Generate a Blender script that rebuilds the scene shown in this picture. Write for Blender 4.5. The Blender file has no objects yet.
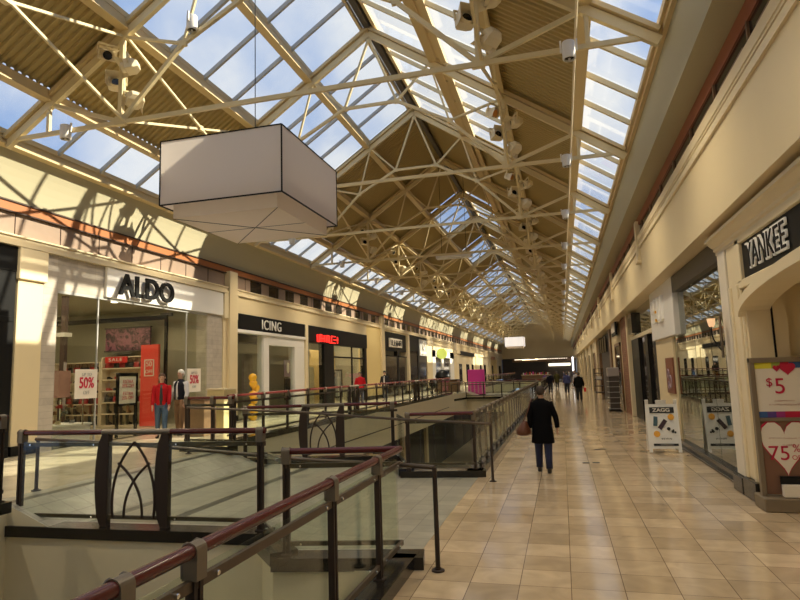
import bpy, bmesh, math, random
from mathutils import Vector, Matrix
random.seed(7)
sc = bpy.context.scene
COL = sc.collection
PI = math.pi
# ------------------------------------------------------------------ camera
H = 1.95
YAW, PITCH, ROLL = math.radians(14.898), math.radians(7.079), math.radians(-1.783)
F_ = Vector((-math.sin(YAW)*math.cos(PITCH), math.cos(YAW)*math.cos(PITCH), math.sin(PITCH)))
r0 = Vector((math.cos(YAW), math.sin(YAW), 0)); u0 = r0.cross(F_)
R_ = r0*math.cos(ROLL)+u0*math.sin(ROLL); U_ = -r0*math.sin(ROLL)+u0*math.cos(ROLL)
cd = bpy.data.cameras.new('camera'); cam = bpy.data.objects.new('camera', cd); COL.objects.link(cam)
cam.matrix_world = Matrix(((R_.x,U_.x,-F_.x,0),(R_.y,U_.y,-F_.y,0),(R_.z,U_.z,-F_.z,H),(0,0,0,1)))
cd.sensor_width = 36; cd.lens = 596.4/800*36; cd.clip_start = .05; cd.clip_end = 600
sc.camera = cam
# ------------------------------------------------------------------ light and exposure
sc.view_settings.view_transform = 'Standard'; sc.view_settings.look = 'None'
sc.view_settings.gamma = 1; sc.view_settings.use_curve_mapping = False
sc.view_settings.exposure = 0.40
sc.cycles.use_denoising = True
sc.cycles.max_bounces = 14; sc.cycles.diffuse_bounces = 5; sc.cycles.glossy_bounces = 4
sc.cycles.transparent_max_bounces = 40; sc.cycles.sample_clamp_indirect = 6
SKY_STRENGTH = 1.0; SUN_STRENGTH = 8.0
w = bpy.data.worlds.new('sky'); sc.world = w; w.use_nodes = True
nt = w.node_tree; nt.nodes.clear()
def N(t, typ, **kw):
    n = t.nodes.new(typ)
    for k, v in kw.items(): setattr(n, k, v)
    return n
out = N(nt,'ShaderNodeOutputWorld'); bg = N(nt,'ShaderNodeBackground'); tc = N(nt,'ShaderNodeTexCoord')
noi = N(nt,'ShaderNodeTexNoise'); noi.inputs['Scale'].default_value = 3.2; noi.inputs['Detail'].default_value = 6
rmp = N(nt,'ShaderNodeValToRGB'); rmp.color_ramp.elements[0].position = .34; rmp.color_ramp.elements[1].position = .52
rmp.color_ramp.elements[0].color = (.24,.36,.60,1); rmp.color_ramp.elements[1].color = (.66,.68,.70,1)
nt.links.new(tc.outputs['Generated'], noi.inputs['Vector']); sx_ = N(nt,'ShaderNodeSeparateXYZ'); nt.links.new(tc.outputs['Generated'], sx_.inputs[0])
m1 = N(nt,'ShaderNodeMath', operation='ADD'); m1.inputs[1].default_value = .25; nt.links.new(sx_.outputs['X'], m1.inputs[0])
m2 = N(nt,'ShaderNodeMath', operation='ABSOLUTE'); nt.links.new(m1.outputs[0], m2.inputs[0])
m3 = N(nt,'ShaderNodeMath', operation='MULTIPLY_ADD'); m3.inputs[1].default_value = -.30; nt.links.new(m2.outputs[0], m3.inputs[0]); nt.links.new(noi.outputs['Fac'], m3.inputs[2])
nt.links.new(m3.outputs[0], rmp.inputs['Fac'])
nt.links.new(rmp.outputs['Color'], bg.inputs['Color']); bg.inputs['Strength'].default_value = SKY_STRENGTH
nt.links.new(bg.outputs[0], out.inputs[0])
sd = bpy.data.lights.new('sun','SUN'); sd.energy = SUN_STRENGTH; sd.angle = math.radians(.6); sd.color = (1,.90,.68)
sun = bpy.data.objects.new('sun', sd); COL.objects.link(sun)
sun.rotation_euler = Vector((-1,-.38,-.635)).to_track_quat('-Z','Y').to_euler()

# ------------------------------------------------------------------ materials
def mat(name, col, rough=.6, metal=0, spec=.5, noise=0, nscale=6, bump=0, emit=0, ecol=None, trans=0):
    m = bpy.data.materials.new(name); m.use_nodes = True; t = m.node_tree; b = t.nodes['Principled BSDF']
    b.inputs['Base Color'].default_value = (*col,1); b.inputs['Roughness'].default_value = rough
    b.inputs['Metallic'].default_value = metal; b.inputs['Specular IOR Level'].default_value = spec
    if emit:
        b.inputs['Emission Color'].default_value = (*(ecol or col),1); b.inputs['Emission Strength'].default_value = emit
    if trans: b.inputs['Transmission Weight'].default_value = trans
    g = N(t,'ShaderNodeNewGeometry'); n = N(t,'ShaderNodeTexNoise'); n.inputs['Scale'].default_value = nscale; n.inputs['Detail'].default_value = 5
    t.links.new(g.outputs['Position'], n.inputs['Vector'])
    if noise:
        mx = N(t,'ShaderNodeMix', data_type='RGBA'); mx.inputs['A'].default_value = (*[c*(1-noise) for c in col],1)
        mx.inputs['B'].default_value = (*[min(1,c*(1+noise)) for c in col],1)
        t.links.new(n.outputs['Fac'], mx.inputs['Factor']); t.links.new(mx.outputs['Result'], b.inputs['Base Color'])
    if bump:
        bp = N(t,'ShaderNodeBump'); bp.inputs['Strength'].default_value = bump; bp.inputs['Distance'].default_value = .01
        t.links.new(n.outputs['Fac'], bp.inputs['Height']); t.links.new(bp.outputs[0], b.inputs['Normal'])
    return m
def tile_mat(name, c1, c2, size, rough, joint=(.25,.2,.15), jw=.006, off=(0,0), bias=0, vein=.12, row=None, plane='xy', offset=0, stripes=None, spec=.5):
    m = mat(name, c1, rough, spec=spec); t = m.node_tree; b = t.nodes['Principled BSDF']
    g = N(t,'ShaderNodeNewGeometry'); sp = N(t,'ShaderNodeSeparateXYZ'); cb = N(t,'ShaderNodeCombineXYZ')
    t.links.new(g.outputs['Position'], sp.inputs[0])
    for i, ax in enumerate(plane):
        a = N(t,'ShaderNodeMath', operation='SUBTRACT'); a.inputs[1].default_value = off[i]-200*size
        t.links.new(sp.outputs['XYZ'.index(ax.upper())], a.inputs[0]); t.links.new(a.outputs[0], cb.inputs[i])
    br = N(t,'ShaderNodeTexBrick'); br.offset = offset; br.squash = 1
    br.inputs['Scale'].default_value = 1; br.inputs['Brick Width'].default_value = size; br.inputs['Row Height'].default_value = row or size
    br.inputs['Mortar Size'].default_value = jw/2; br.inputs['Mortar Smooth'].default_value = .1; br.inputs['Bias'].default_value = bias
    br.inputs['Color1'].default_value = (*c1,1); br.inputs['Color2'].default_value = (*c2,1); br.inputs['Mortar'].default_value = (*joint,1)
    t.links.new(cb.outputs[0], br.inputs['Vector'])
    n = N(t,'ShaderNodeTexNoise'); n.inputs['Scale'].default_value = 3; n.inputs['Detail'].default_value = 8; n.inputs['Distortion'].default_value = 1
    t.links.new(g.outputs['Position'], n.inputs['Vector'])
    mr = N(t,'ShaderNodeMapRange'); mr.inputs['To Min'].default_value = 1-vein; mr.inputs['To Max'].default_value = 1+vein
    mr.inputs['From Min'].default_value = .3; mr.inputs['From Max'].default_value = .7
    t.links.new(n.outputs['Fac'], mr.inputs['Value'])
    vm = N(t,'ShaderNodeVectorMath', operation='SCALE'); t.links.new(br.outputs['Color'], vm.inputs[0]); t.links.new(mr.outputs[0], vm.inputs['Scale'])
    last = vm.outputs[0]
    if stripes:
        acc = None
        for s in stripes:
            d = N(t,'ShaderNodeMath', operation='COMPARE'); d.inputs[1].default_value = s; d.inputs[2].default_value = .085
            t.links.new(sp.outputs['X'], d.inputs[0])
            if acc is None: acc = d.outputs[0]
            else:
                q = N(t,'ShaderNodeMath', operation='MAXIMUM'); t.links.new(acc, q.inputs[0]); t.links.new(d.outputs[0], q.inputs[1]); acc = q.outputs[0]
        mx = N(t,'ShaderNodeMix', data_type='RGBA'); mx.inputs['B'].default_value = (.07,.066,.055,1)
        t.links.new(acc, mx.inputs['Factor']); t.links.new(last, mx.inputs['A']); last = mx.outputs['Result']
    t.links.new(last, b.inputs['Base Color'])
    rr = N(t,'ShaderNodeMapRange'); rr.inputs['To Min'].default_value = rough*.75; rr.inputs['To Max'].default_value = rough*1.3
    t.links.new(n.outputs['Fac'], rr.inputs['Value']); t.links.new(rr.outputs[0], b.inputs['Roughness'])
    bp = N(t,'ShaderNodeBump'); bp.inputs['Strength'].default_value = .25; bp.inputs['Distance'].default_value = .002
    inv = N(t,'ShaderNodeMath', operation='SUBTRACT'); inv.inputs[0].default_value = 1; t.links.new(br.outputs['Fac'], inv.inputs[1])
    t.links.new(inv.outputs[0], bp.inputs['Height']); t.links.new(bp.outputs[0], b.inputs['Normal'])
    return m
def glass_mat(name, tint=(.9,.93,.9), refl=1.0, rough=.02, milk=0, graze=.7):
    m = bpy.data.materials.new(name); m.use_nodes = True; t = m.node_tree; t.nodes.clear()
    o = N(t,'ShaderNodeOutputMaterial'); tr = N(t,'ShaderNodeBsdfTransparent'); gl = N(t,'ShaderNodeBsdfGlossy')
    tr.inputs[0].default_value = (*tint,1); gl.inputs['Roughness'].default_value = rough; gl.inputs['Color'].default_value = (.95,.97,.95,1)
    lw = N(t,'ShaderNodeLayerWeight'); lw.inputs['Blend'].default_value = .5
    pw_ = N(t,'ShaderNodeMath', operation='POWER'); pw_.inputs[1].default_value = 4.0; t.links.new(lw.outputs['Facing'], pw_.inputs[0])
    mu = N(t,'ShaderNodeMath', operation='MULTIPLY_ADD'); mu.inputs[1].default_value = graze; mu.inputs[2].default_value = .045*refl; mu.use_clamp = True
    t.links.new(pw_.outputs[0], mu.inputs[0])
    mx = N(t,'ShaderNodeMixShader'); t.links.new(mu.outputs[0], mx.inputs[0]); t.links.new(tr.outputs[0], mx.inputs[1]); t.links.new(gl.outputs[0], mx.inputs[2])
    last = mx
    if milk:
        df = N(t,'ShaderNodeBsdfTranslucent'); df.inputs[0].default_value = (.9,.92,.95,1)
        m2 = N(t,'ShaderNodeMixShader'); m2.inputs[0].default_value = milk
        t.links.new(mx.outputs[0], m2.inputs[1]); t.links.new(df.outputs[0], m2.inputs[2]); last = m2
    t.links.new(last.outputs[0], o.inputs[0]); return m

M = {}
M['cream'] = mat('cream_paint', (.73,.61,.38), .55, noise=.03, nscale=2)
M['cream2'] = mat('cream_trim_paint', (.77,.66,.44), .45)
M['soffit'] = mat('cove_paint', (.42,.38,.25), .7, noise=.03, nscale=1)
M['steel'] = mat('truss_paint', (.70,.58,.33), .45, noise=.05, nscale=4)
M['deck'] = mat('roof_deck_paint', (.40,.30,.115), .6, noise=.05, nscale=3)
M['beam'] = mat('roof_beam_paint', (.62,.48,.25), .5)
M['bar'] = mat('glazing_bar_metal', (.42,.42,.40), .4)
M['ridge'] = mat('ridge_dark', (.07,.055,.035), .5)
M['terra'] = mat('terracotta_band', (.40,.14,.04), .5, noise=.08)
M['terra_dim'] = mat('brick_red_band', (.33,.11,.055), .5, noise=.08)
M['dark_line'] = mat('dark_brown_trim', (.05,.025,.015), .4)
M['transom'] = mat('transom_panel', (.33,.24,.18), .35, noise=.1)
M['dark_glass'] = mat('dark_tinted_glass', (.025,.022,.02), .08, spec=.6)
M['floor'] = tile_mat('polished_beige_tile', (.46,.35,.22), (.68,.53,.35), .4555, .11, joint=(.20,.14,.09), jw=.008, off=(-.04,5.81), vein=.13, spec=.75)
M['bridge'] = tile_mat('grey_speckled_tile', (.33,.31,.24), (.40,.375,.29), .30, .32, joint=(.12,.11,.09), jw=.007, off=(-1.63,0), vein=.15, stripes=[-4.0,-5.0,-6.0,-7.0])
M['leftfloor'] = tile_mat('cream_concourse_tile', (.52,.45,.31), (.58,.50,.36), .6, .22, joint=(.3,.25,.18), vein=.08)
M['lowfloor'] = tile_mat('lower_level_tile', (.42,.36,.25), (.5,.43,.31), .6, .3)
M['fascia'] = mat('slab_edge_paint', (.80,.72,.50), .6, noise=.03)
M['kerb'] = mat('black_stone_kerb', (.018,.015,.012), .18)
M['bronze'] = mat('bronze_metal', (.10,.072,.048), .38, metal=.35)
M['bronze_dark'] = mat('dark_bronze_metal', (.040,.026,.018), .55, spec=.3)
M['clamp'] = mat('grey_bronze_clamp', (.20,.165,.12), .42, metal=.4)
M['burgundy'] = mat('burgundy_handrail', (.10,.014,.012), .22, spec=.6)
M['chrome'] = mat('chrome', (.8,.8,.78), .15, metal=1)
M['glass'] = glass_mat('railing_glass', (.93,.96,.92), .6, graze=.35)
M['shopglass'] = glass_mat('shop_window_glass', (.93,.95,.91), .8)
M['mirrorglass'] = glass_mat('reflective_shop_glass', (.28,.33,.27), 5.0, .01)
M['skyglass'] = glass_mat('skylight_glass', (.93,.95,.97), .7, .1, milk=.03)
M['etched'] = glass_mat('etched_glass', (.93,.94,.90), .6, .1, milk=.06)
M['letter_white'] = mat('letter_white_paint', (.95,.94,.90), .4)
M['white'] = mat('white_paint', (.80,.78,.74), .5)
M['fabric'] = mat('lamp_fabric', (.80,.74,.70), .8)
M['fabric_tan'] = mat('lamp_diffuser', (.80,.68,.52), .8)
for fm_, w_ in ((M['fabric'],.45),(M['fabric_tan'],.25)):
    t_ = fm_.node_tree; p_ = t_.nodes['Principled BSDF']; o_ = [q for q in t_.nodes if q.type=='OUTPUT_MATERIAL'][0]
    tl_ = N(t_,'ShaderNodeBsdfTranslucent'); tl_.inputs[0].default_value = (.8,.72,.64,1); mx_ = N(t_,'ShaderNodeMixShader'); mx_.inputs[0].default_value = w_
    t_.links.new(p_.outputs[0],mx_.inputs[1]); t_.links.new(tl_.outputs[0],mx_.inputs[2]); t_.links.new(mx_.outputs[0],o_.inputs[0])
M['black'] = mat('black_paint', (.008,.008,.008), .45, spec=.2)
M['greytile'] = tile_mat('grey_strip_tile', (.44,.39,.33), (.50,.45,.38), .6, .4, joint=(.3,.27,.23), row=.15, plane='yz')
M['brick'] = tile_mat('brown_brick', (.22,.09,.045), (.32,.15,.08), .24, .7, joint=(.10,.06,.04), jw=.012, row=.08, plane='yz', offset=.5)
M['wood'] = mat('brown_wood', (.20,.115,.06), .45, noise=.25, nscale=9)
M['tanwood'] = mat('taupe_wood', (.20,.155,.10), .5, noise=.1)
M['shelf'] = mat('shelf_cream', (.72,.62,.45), .5)
M['red'] = mat('red_board', (.75,.05,.03), .5)
M['sale_red'] = mat('sale_red', (.6,.02,.02), .5)
M['yellow_wall'] = mat('ochre_wall', (.62,.45,.16), .6)
M['ochre'] = mat('ochre_paint', (.74,.58,.26), .6)
M['yellow'] = mat('balloon_yellow', (.9,.50,.03), .3)
M['interior'] = mat('shop_interior_wall', (.40,.38,.28), .7)
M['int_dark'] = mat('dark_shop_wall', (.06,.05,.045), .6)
M['int_green'] = mat('sage_shop_wall', (.35,.40,.26), .6)
M['pink'] = mat('magenta_board', (.85,.06,.45), .5, noise=.05)
M['glow'] = mat('added_shop_light', (1,.9,.7), .5, emit=9, ecol=(1,.84,.6))  # emission of the downlights added in the shoe shop
M['softglow'] = mat('dim_light_panel', (1,.9,.7), .5, emit=1.6, ecol=(1,.86,.62))
M['lit_amber'] = mat('amber_lit_lens', (.85,.40,.12), .4)  # warm light on the right-hand lenses put in as amber colour
M['lens'] = mat('black_lens', (.01,.01,.012), .12)
M['art'] = art = mat('purple_picture', (.16,.05,.08), .5, noise=.9, nscale=2.2)
for q_ in art.node_tree.nodes:
    if q_.type == 'MIX': q_.inputs['A'].default_value = (.03,.012,.025,1); q_.inputs['B'].default_value = (.28,.10,.15,1)
    if q_.type == 'TEX_NOISE': q_.inputs['Distortion'].default_value = 2.5; q_.inputs['Scale'].default_value = 3
q_ = [q for q in art.node_tree.nodes if q.type=='MIX'][0]; nz_ = [q for q in art.node_tree.nodes if q.type=='TEX_NOISE'][0]; mr_ = N(art.node_tree,'ShaderNodeMapRange'); mr_.inputs['From Min'].default_value = .42; mr_.inputs['From Max'].default_value = .58
art.node_tree.links.new(nz_.outputs['Fac'],mr_.inputs['Value']); art.node_tree.links.new(mr_.outputs[0],q_.inputs['Factor'])
M['paper'] = mat('poster_paper', (.80,.74,.64), .5)
M['redink'] = mat('red_ink', (.55,.01,.05), .5)
M['blackink'] = mat('black_ink', (.02,.02,.02), .5)
M['orange'] = mat('orange_ink', (.85,.42,.05), .5)
M['lime'] = mat('lime_sign', (.62,.75,.16), .4, emit=.3)
M['skin'] = mat('skin', (.55,.33,.23), .5)
def cm(name, c, r=.7, **k):
    if name not in M: M[name] = mat(name, c, r, **k)
    return M[name]

# ------------------------------------------------------------------ mesh tools
class MB:
    def __init__(s): s.v = []; s.f = []; s.mi = []; s.cur = 0
    def add(s, vs, fs):
        o = len(s.v); s.v += [tuple(v) for v in vs]
        for f in fs: s.f.append(tuple(o+i for i in f)); s.mi.append(s.cur)
        return s
    def box(s, x0, x1, y0, y1, z0, z1):
        x0, x1 = min(x0,x1), max(x0,x1); y0, y1 = min(y0,y1), max(y0,y1); z0, z1 = min(z0,z1), max(z0,z1)
        return s.add([(x0,y0,z0),(x1,y0,z0),(x1,y1,z0),(x0,y1,z0),(x0,y0,z1),(x1,y0,z1),(x1,y1,z1),(x0,y1,z1)],
            [(0,3,2,1),(4,5,6,7),(0,1,5,4),(1,2,6,5),(2,3,7,6),(3,0,4,7)])
    def beam(s, p, q, w_, h_, up=(0,0,1)):
        p, q = Vector(p), Vector(q); d = (q-p).normalized(); up = Vector(up)
        a = d.cross(up)
        if a.length < 1e-4: a = d.cross(Vector((1,0,0)))
        a.normalize(); b = a.cross(d).normalized(); a *= w_/2; b *= h_/2
        return s.add([p-a-b,p+a-b,p+a+b,p-a+b,q-a-b,q+a-b,q+a+b,q-a+b],
            [(0,1,2,3),(7,6,5,4),(0,4,5,1),(1,5,6,2),(2,6,7,3),(3,7,4,0)])
    def tube(s, pts, r, n=8, caps=True, flat=1.0):
        pts = [Vector(p) for p in pts]; rs = r if isinstance(r,(list,tuple)) else [r]*len(pts)
        ref = None; rings = []
        for i, p in enumerate(pts):
            d = (pts[min(i+1,len(pts)-1)]-pts[max(i-1,0)])
            d = d.normalized() if d.length > 1e-6 else Vector((0,0,1))
            if ref is None:
                ref = Vector((0,0,1)) if abs(d.z) < .9 else Vector((1,0,0))
            a = d.cross(ref); a.normalize(); b = d.cross(a).normalized(); ref = -b if False else ref
            if abs(d.dot(ref)) > .95: ref = a
            rings.append([p+a*math.cos(2*PI*k/n)*rs[i]+b*math.sin(2*PI*k/n)*rs[i]*flat for k in range(n)])
        return s.rings(rings, caps)
    def rings(s, rings, caps=True):
        n = len(rings[0]); vs = [v for rg in rings for v in rg]; fs = []
        for i in range(len(rings)-1):
            for k in range(n):
                fs.append((i*n+k, i*n+(k+1)%n, (i+1)*n+(k+1)%n, (i+1)*n+k))
        if caps: fs.append(tuple(range(n-1,-1,-1))); fs.append(tuple((len(rings)-1)*n+k for k in range(n)))
        return s.add(vs, fs)
    def loft(s, secs, n=16, caps=True):   # secs: (cx,cy,cz,rx,ry)
        return s.rings([[(cx+rx*math.cos(2*PI*k/n), cy+ry*math.sin(2*PI*k/n), cz) for k in range(n)] for cx,cy,cz,rx,ry in secs], caps)
    def lathe(s, prof, c=(0,0,0), n=16, caps=True):   # (r,z)
        return s.loft([(c[0],c[1],c[2]+z,r,r) for r,z in prof], n, caps)
    def ell(s, c, rx, ry, rz, n=12, m=8):
        return s.loft([(c[0],c[1],c[2]-rz*math.cos(PI*i/m),max(rx*math.sin(PI*i/m),1e-4),max(ry*math.sin(PI*i/m),1e-4)) for i in range(m+1)], n, False)
    def poly(s, pts, off):
        pts = [Vector(p) for p in pts]; n = len(pts); off = Vector(off)
        return s.add(pts+[p+off for p in pts], [tuple(range(n-1,-1,-1)), tuple(range(n,2*n))]+[(i,(i+1)%n,n+(i+1)%n,n+i) for i in range(n)])
    def quad(s, *p): return s.add(p, [tuple(range(len(p)))])
    def build(s, name, m, parent=None, smooth=False, bevel=0):
        me = bpy.data.meshes.new(name); off = Vector((0,0,0))
        q = parent
        while q is not None: off += q.location; q = q.parent
        me.from_pydata([tuple(Vector(v)-off) for v in s.v], [], s.f)
        for mm in (m if isinstance(m,(list,tuple)) else [m]): me.materials.append(mm)
        if isinstance(m,(list,tuple)): me.polygons.foreach_set('material_index', s.mi)
        bm = bmesh.new(); bm.from_mesh(me); bmesh.ops.recalc_face_normals(bm, faces=bm.faces)
        if bevel: bmesh.ops.bevel(bm, geom=list(bm.edges), offset=bevel, segments=1, affect='EDGES', clamp_overlap=True)
        bm.to_mesh(me); bm.free()
        if smooth:
            me.shade_smooth()
            if smooth != 2:
                try: me.set_sharp_from_angle(angle=math.radians(50))
                except Exception: pass
        me.update()
        o = bpy.data.objects.new(name, me); COL.objects.link(o)
        if parent is not None: o.parent = parent
        return o
def tag(o, label, cat, group=None, kind=None):
    if label: o['label'] = label
    if cat: o['category'] = cat
    if group: o['group'] = group
    if kind: o['kind'] = kind
    return o
def thing(name, label, cat, loc=(0,0,0), group=None):
    o = bpy.data.objects.new(name, None); COL.objects.link(o); o.location = loc; o.empty_display_size = .1
    return tag(o, label, cat, group)
def struct(name, mb, m, smooth=False, label=None):
    o = mb.build(name, m, None, smooth); o['kind'] = 'structure'
    if label: o['label'] = label
    return o
def dup(root, loc, label=None, group=None, rotz=None):
    def cp(o, par):
        c = o.copy(); COL.objects.link(c)
        if par is not None: c.parent = par
        for ch in list(kids.get(o.name, ())): cp(ch, c)
        return c
    kids = {}
    def walk(o):
        kids[o.name] = list(o.children)
        for ch in o.children: walk(ch)
    walk(root); c = cp(root, None); c.location = loc
    if rotz is not None: c.rotation_euler = (0,0,rotz)
    if label: c['label'] = label
    if group: c['group'] = group
    return c
def text(name, s, size, origin, xd, ud, m, parent=None, ext=.004, sx=1.0, align='CENTER', spacing=1.0, bold=0):
    cu = bpy.data.curves.new(name,'FONT'); cu.body = s; cu.size = size; cu.extrude = ext; cu.align_x = align; cu.align_y = 'CENTER'
    cu.space_character = spacing; cu.offset = bold
    t = bpy.data.objects.new(name, cu); COL.objects.link(t)
    dg = bpy.context.evaluated_depsgraph_get(); me = bpy.data.meshes.new_from_object(t.evaluated_get(dg))
    bpy.data.objects.remove(t); bpy.data.curves.remove(cu)
    xd, ud = Vector(xd).normalized(), Vector(ud).normalized(); nd = xd.cross(ud)
    o0 = Vector(origin); q = parent
    while q is not None: o0 -= q.location; q = q.parent
    mtx = Matrix(((xd.x*sx,ud.x,nd.x,o0.x),(xd.y*sx,ud.y,nd.y,o0.y),(xd.z*sx,ud.z,nd.z,o0.z),(0,0,0,1)))
    me.transform(mtx); me.materials.clear(); me.materials.append(m)
    o = bpy.data.objects.new(name, me); COL.objects.link(o)
    if parent is not None: o.parent = parent
    return o
ORD = 'first second third fourth fifth sixth seventh eighth ninth tenth eleventh twelfth thirteenth fourteenth fifteenth sixteenth seventeenth eighteenth nineteenth twentieth twenty-first twenty-second twenty-third'.split()
EX, EY, EZ = (1,0,0), (0,1,0), (0,0,1); NY = (0,-1,0)
def marks(name, p0, p1, h, n, m, parent, seed=1):
    # blurred lettering: groups of strokes too small to read in the photograph
    rg = random.Random(seed); p0, p1 = Vector(p0), Vector(p1); d = (p1-p0)/n; b = MB(); up = Vector((0,0,1))
    for i in range(n):
        a = p0+d*i; c = a+d*.78; th = h*.15
        if rg.random() < .8: b.beam(a, a+up*h, th, th)
        if rg.random() < .8: b.beam(c, c+up*h, th, th)
        for f in (0,.5,1):
            if rg.random() < .5: b.beam(a+up*h*f, c+up*h*f, th, th)
    return b.build(name, m, parent)

# ------------------------------------------------------------------ frame of the hall (S scales my survey of roof and left side)
S = .765
def SZ(z): return H+S*(z-H)
def SP(x,y,z): return (S*x, S*y, SZ(z))
XW = -15*S; LZ = SZ(0)                       # left wall plane, left concourse level
Y0, YE = -6.5, 121.0
XC = -6.05*S; ZR = SZ(14.7); UE = 8.5*S       # roof centre line, ridge, half width
BAY = 6.93*S
TY = [S*5.6+BAY*n for n in range(-2, 22)]    # truss planes
def roofz(u): return ZR-.68*abs(u)
XFR, XGR = 2.26, 2.72                         # right fascia and right shopfront planes
EAVE = roofz(UE)

# ---- floors
def zf(x):
    P = [(-3.2,0),(-3.9,.17),(-6.2,.17),(-6.9,LZ)]
    if x >= P[0][0]: return 0.0
    for (a,za),(b,zb) in zip(P,P[1:]):
        if x >= b: return za+(zb-za)*(a-x)/(a-b)
    return LZ
def slab(name, outline, m, zfun, zb=-.95):
    bm = bmesh.new(); f = bm.faces.new([bm.verts.new((x,y,0)) for x,y in outline])
    if zfun is zf:
        for x in (-3.2,-3.9,-6.2,-6.9):
            bmesh.ops.bisect_plane(bm, geom=bm.verts[:]+bm.edges[:]+bm.faces[:], plane_co=(x,0,0), plane_no=(1,0,0))
    for v in bm.verts: v.co.z = zfun(v.co.x)
    top = bm.faces[:]
    for f in top:
        if f.normal.z < 0: f.normal_flip()
    ret = bmesh.ops.extrude_face_region(bm, geom=top)
    for v in [e for e in ret['geom'] if isinstance(e, bmesh.types.BMVert)]: v.co.z = zb
    for f in bm.faces:
        f.normal_update(); 
    bmesh.ops.recalc_face_normals(bm, faces=bm.faces)
    for f in bm.faces: f.material_index = 0 if f.normal.z > .5 else 1
    me = bpy.data.meshes.new(name); bm.to_mesh(me); bm.free(); me.materials.append(m); me.materials.append(M['fascia'])
    o = bpy.data.objects.new(name, me); COL.objects.link(o); o['kind'] = 'structure'; return o
XB = -1.63
slab('floor', [(XB,Y0),(2.9,Y0),(2.9,YE),(XB,YE)], M['floor'], lambda x: 0)
slab('floor', [(XW-.3,Y0),(-7.3,Y0),(-7.3,100),(XW-.3,100)], M['leftfloor'], lambda x: LZ)
slab('floor', [(-7.3,Y0),(-6.75,Y0),(-6.75,5.7),(-7.3,5.7)], M['leftfloor'], lambda x: LZ)
slab('floor', [(-7.3,5.7),(-6.75,5.7),(-6.9,6.25),(-3.4,6.38),(-3.0,5.85),(XB,6.0),(XB,11.35),(-3.1,11.25),(-3.5,12.3),(-6.7,11.5),(-7.3,11.5)], M['bridge'], zf)
slab('floor', [(-7.3,41.2),(-6.9,44),(XB,44),(XB,50),(-7.3,50)], M['bridge'], zf)
slab('floor', [(-7.3,100),(XB,100),(XB,YE),(XW-.3,YE),(XW-.3,100)], M['leftfloor'], lambda x: 0.0)
struct('floor', MB().box(XW-1,4,Y0,YE,-4.9,-4.6), M['lowfloor'])
# lower level shopfront walls
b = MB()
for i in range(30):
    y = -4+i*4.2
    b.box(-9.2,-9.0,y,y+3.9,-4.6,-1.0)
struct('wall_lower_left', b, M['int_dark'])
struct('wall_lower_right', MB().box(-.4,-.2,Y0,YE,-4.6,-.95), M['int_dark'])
b = MB()
for y in (13,17.4,22,27,33,39): b.box(-8.98,-8.8,y-.25,y+.25,-4.6,-.95)
struct('trim_1', b, M['cream'])
# fascia groove lines
b = MB().box(-7.31,-7.285,12,39,-.32,-.29)
struct('trim_2', b, M['bronze_dark'])

# ---- right side wall
b = MB(); b.box(XFR+.04,3.6,Y0,YE,4.05,5.26); struct('wall_right', b, M['cream'])
b = MB(); b.box(XFR,XFR+.3,Y0,YE,5.22,5.33); b.box(XFR+.02,XFR+.3,Y0,YE,5.33,5.36); b.box(XFR,XFR+.3,Y0,YE,5.36,5.40); b.box(XFR-.015,XFR+.3,Y0,YE,5.40,5.56)
struct('trim_3', b, M['cream2'])
struct('window_1', MB().box(XFR+.07,XFR+.2,Y0,YE,5.5,5.92), M['dark_glass'])
b = MB()
y = Y0+1
while y < YE: b.box(XFR+.04,XFR+.1,y,y+.05,5.56,5.9); b.box(XFR+.05,XFR+.1,y+.25,y+1.35,5.66,5.69); y += 1.6
pass
struct('trim_4', b, M['wood'])
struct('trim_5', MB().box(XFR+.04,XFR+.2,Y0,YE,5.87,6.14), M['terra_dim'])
XE = XC+UE
def cove(x_wall, z0, x_e, z1, sgn, name):
    b = MB(); pts = []
    for i in range(9):
        t = i/8; a = t*PI/2
        pts.append((x_wall+(x_e-x_wall)*(1-math.cos(a))*.55+(x_e-x_wall)*.45*t, z0+(z1-z0)*(math.sin(a)*.55+.45*t)))
    for (xa,za),(xb,zb) in zip(pts,pts[1:]):
        b.quad((xa,Y0,za),(xa,YE,za),(xb,YE,zb),(xb,Y0,zb))
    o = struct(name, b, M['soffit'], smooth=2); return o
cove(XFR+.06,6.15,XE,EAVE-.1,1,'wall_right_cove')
struct('trim_6', MB().box(XE-.03,XE+.1,Y0,YE,EAVE-.14,EAVE+.05), M['beam'])
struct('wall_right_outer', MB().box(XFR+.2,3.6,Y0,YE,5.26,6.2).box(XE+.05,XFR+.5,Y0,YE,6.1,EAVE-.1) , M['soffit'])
# pilasters crossing the right transom
pil = thing('wall_pilaster','nearest short cream pilaster on the right transom, above the white sign box','pilaster',(XFR-.16,17.6,4.85),'pilasters of the right transom')
MB().box(XFR-.05,XFR+.1,17.45,17.75,4.85,5.98).build('shaft',M['cream2'],pil,bevel=.01)
MB().box(XFR-.07,XFR+.1,17.42,17.78,4.80,4.87).build('foot_block',M['cream2'],pil,bevel=.01)
for i in range(1,9):
    dup(pil,(XFR-.16,17.6+9.2*i,4.85),'%s short cream pilaster from the camera on the right hand transom' % ORD[i])

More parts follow.
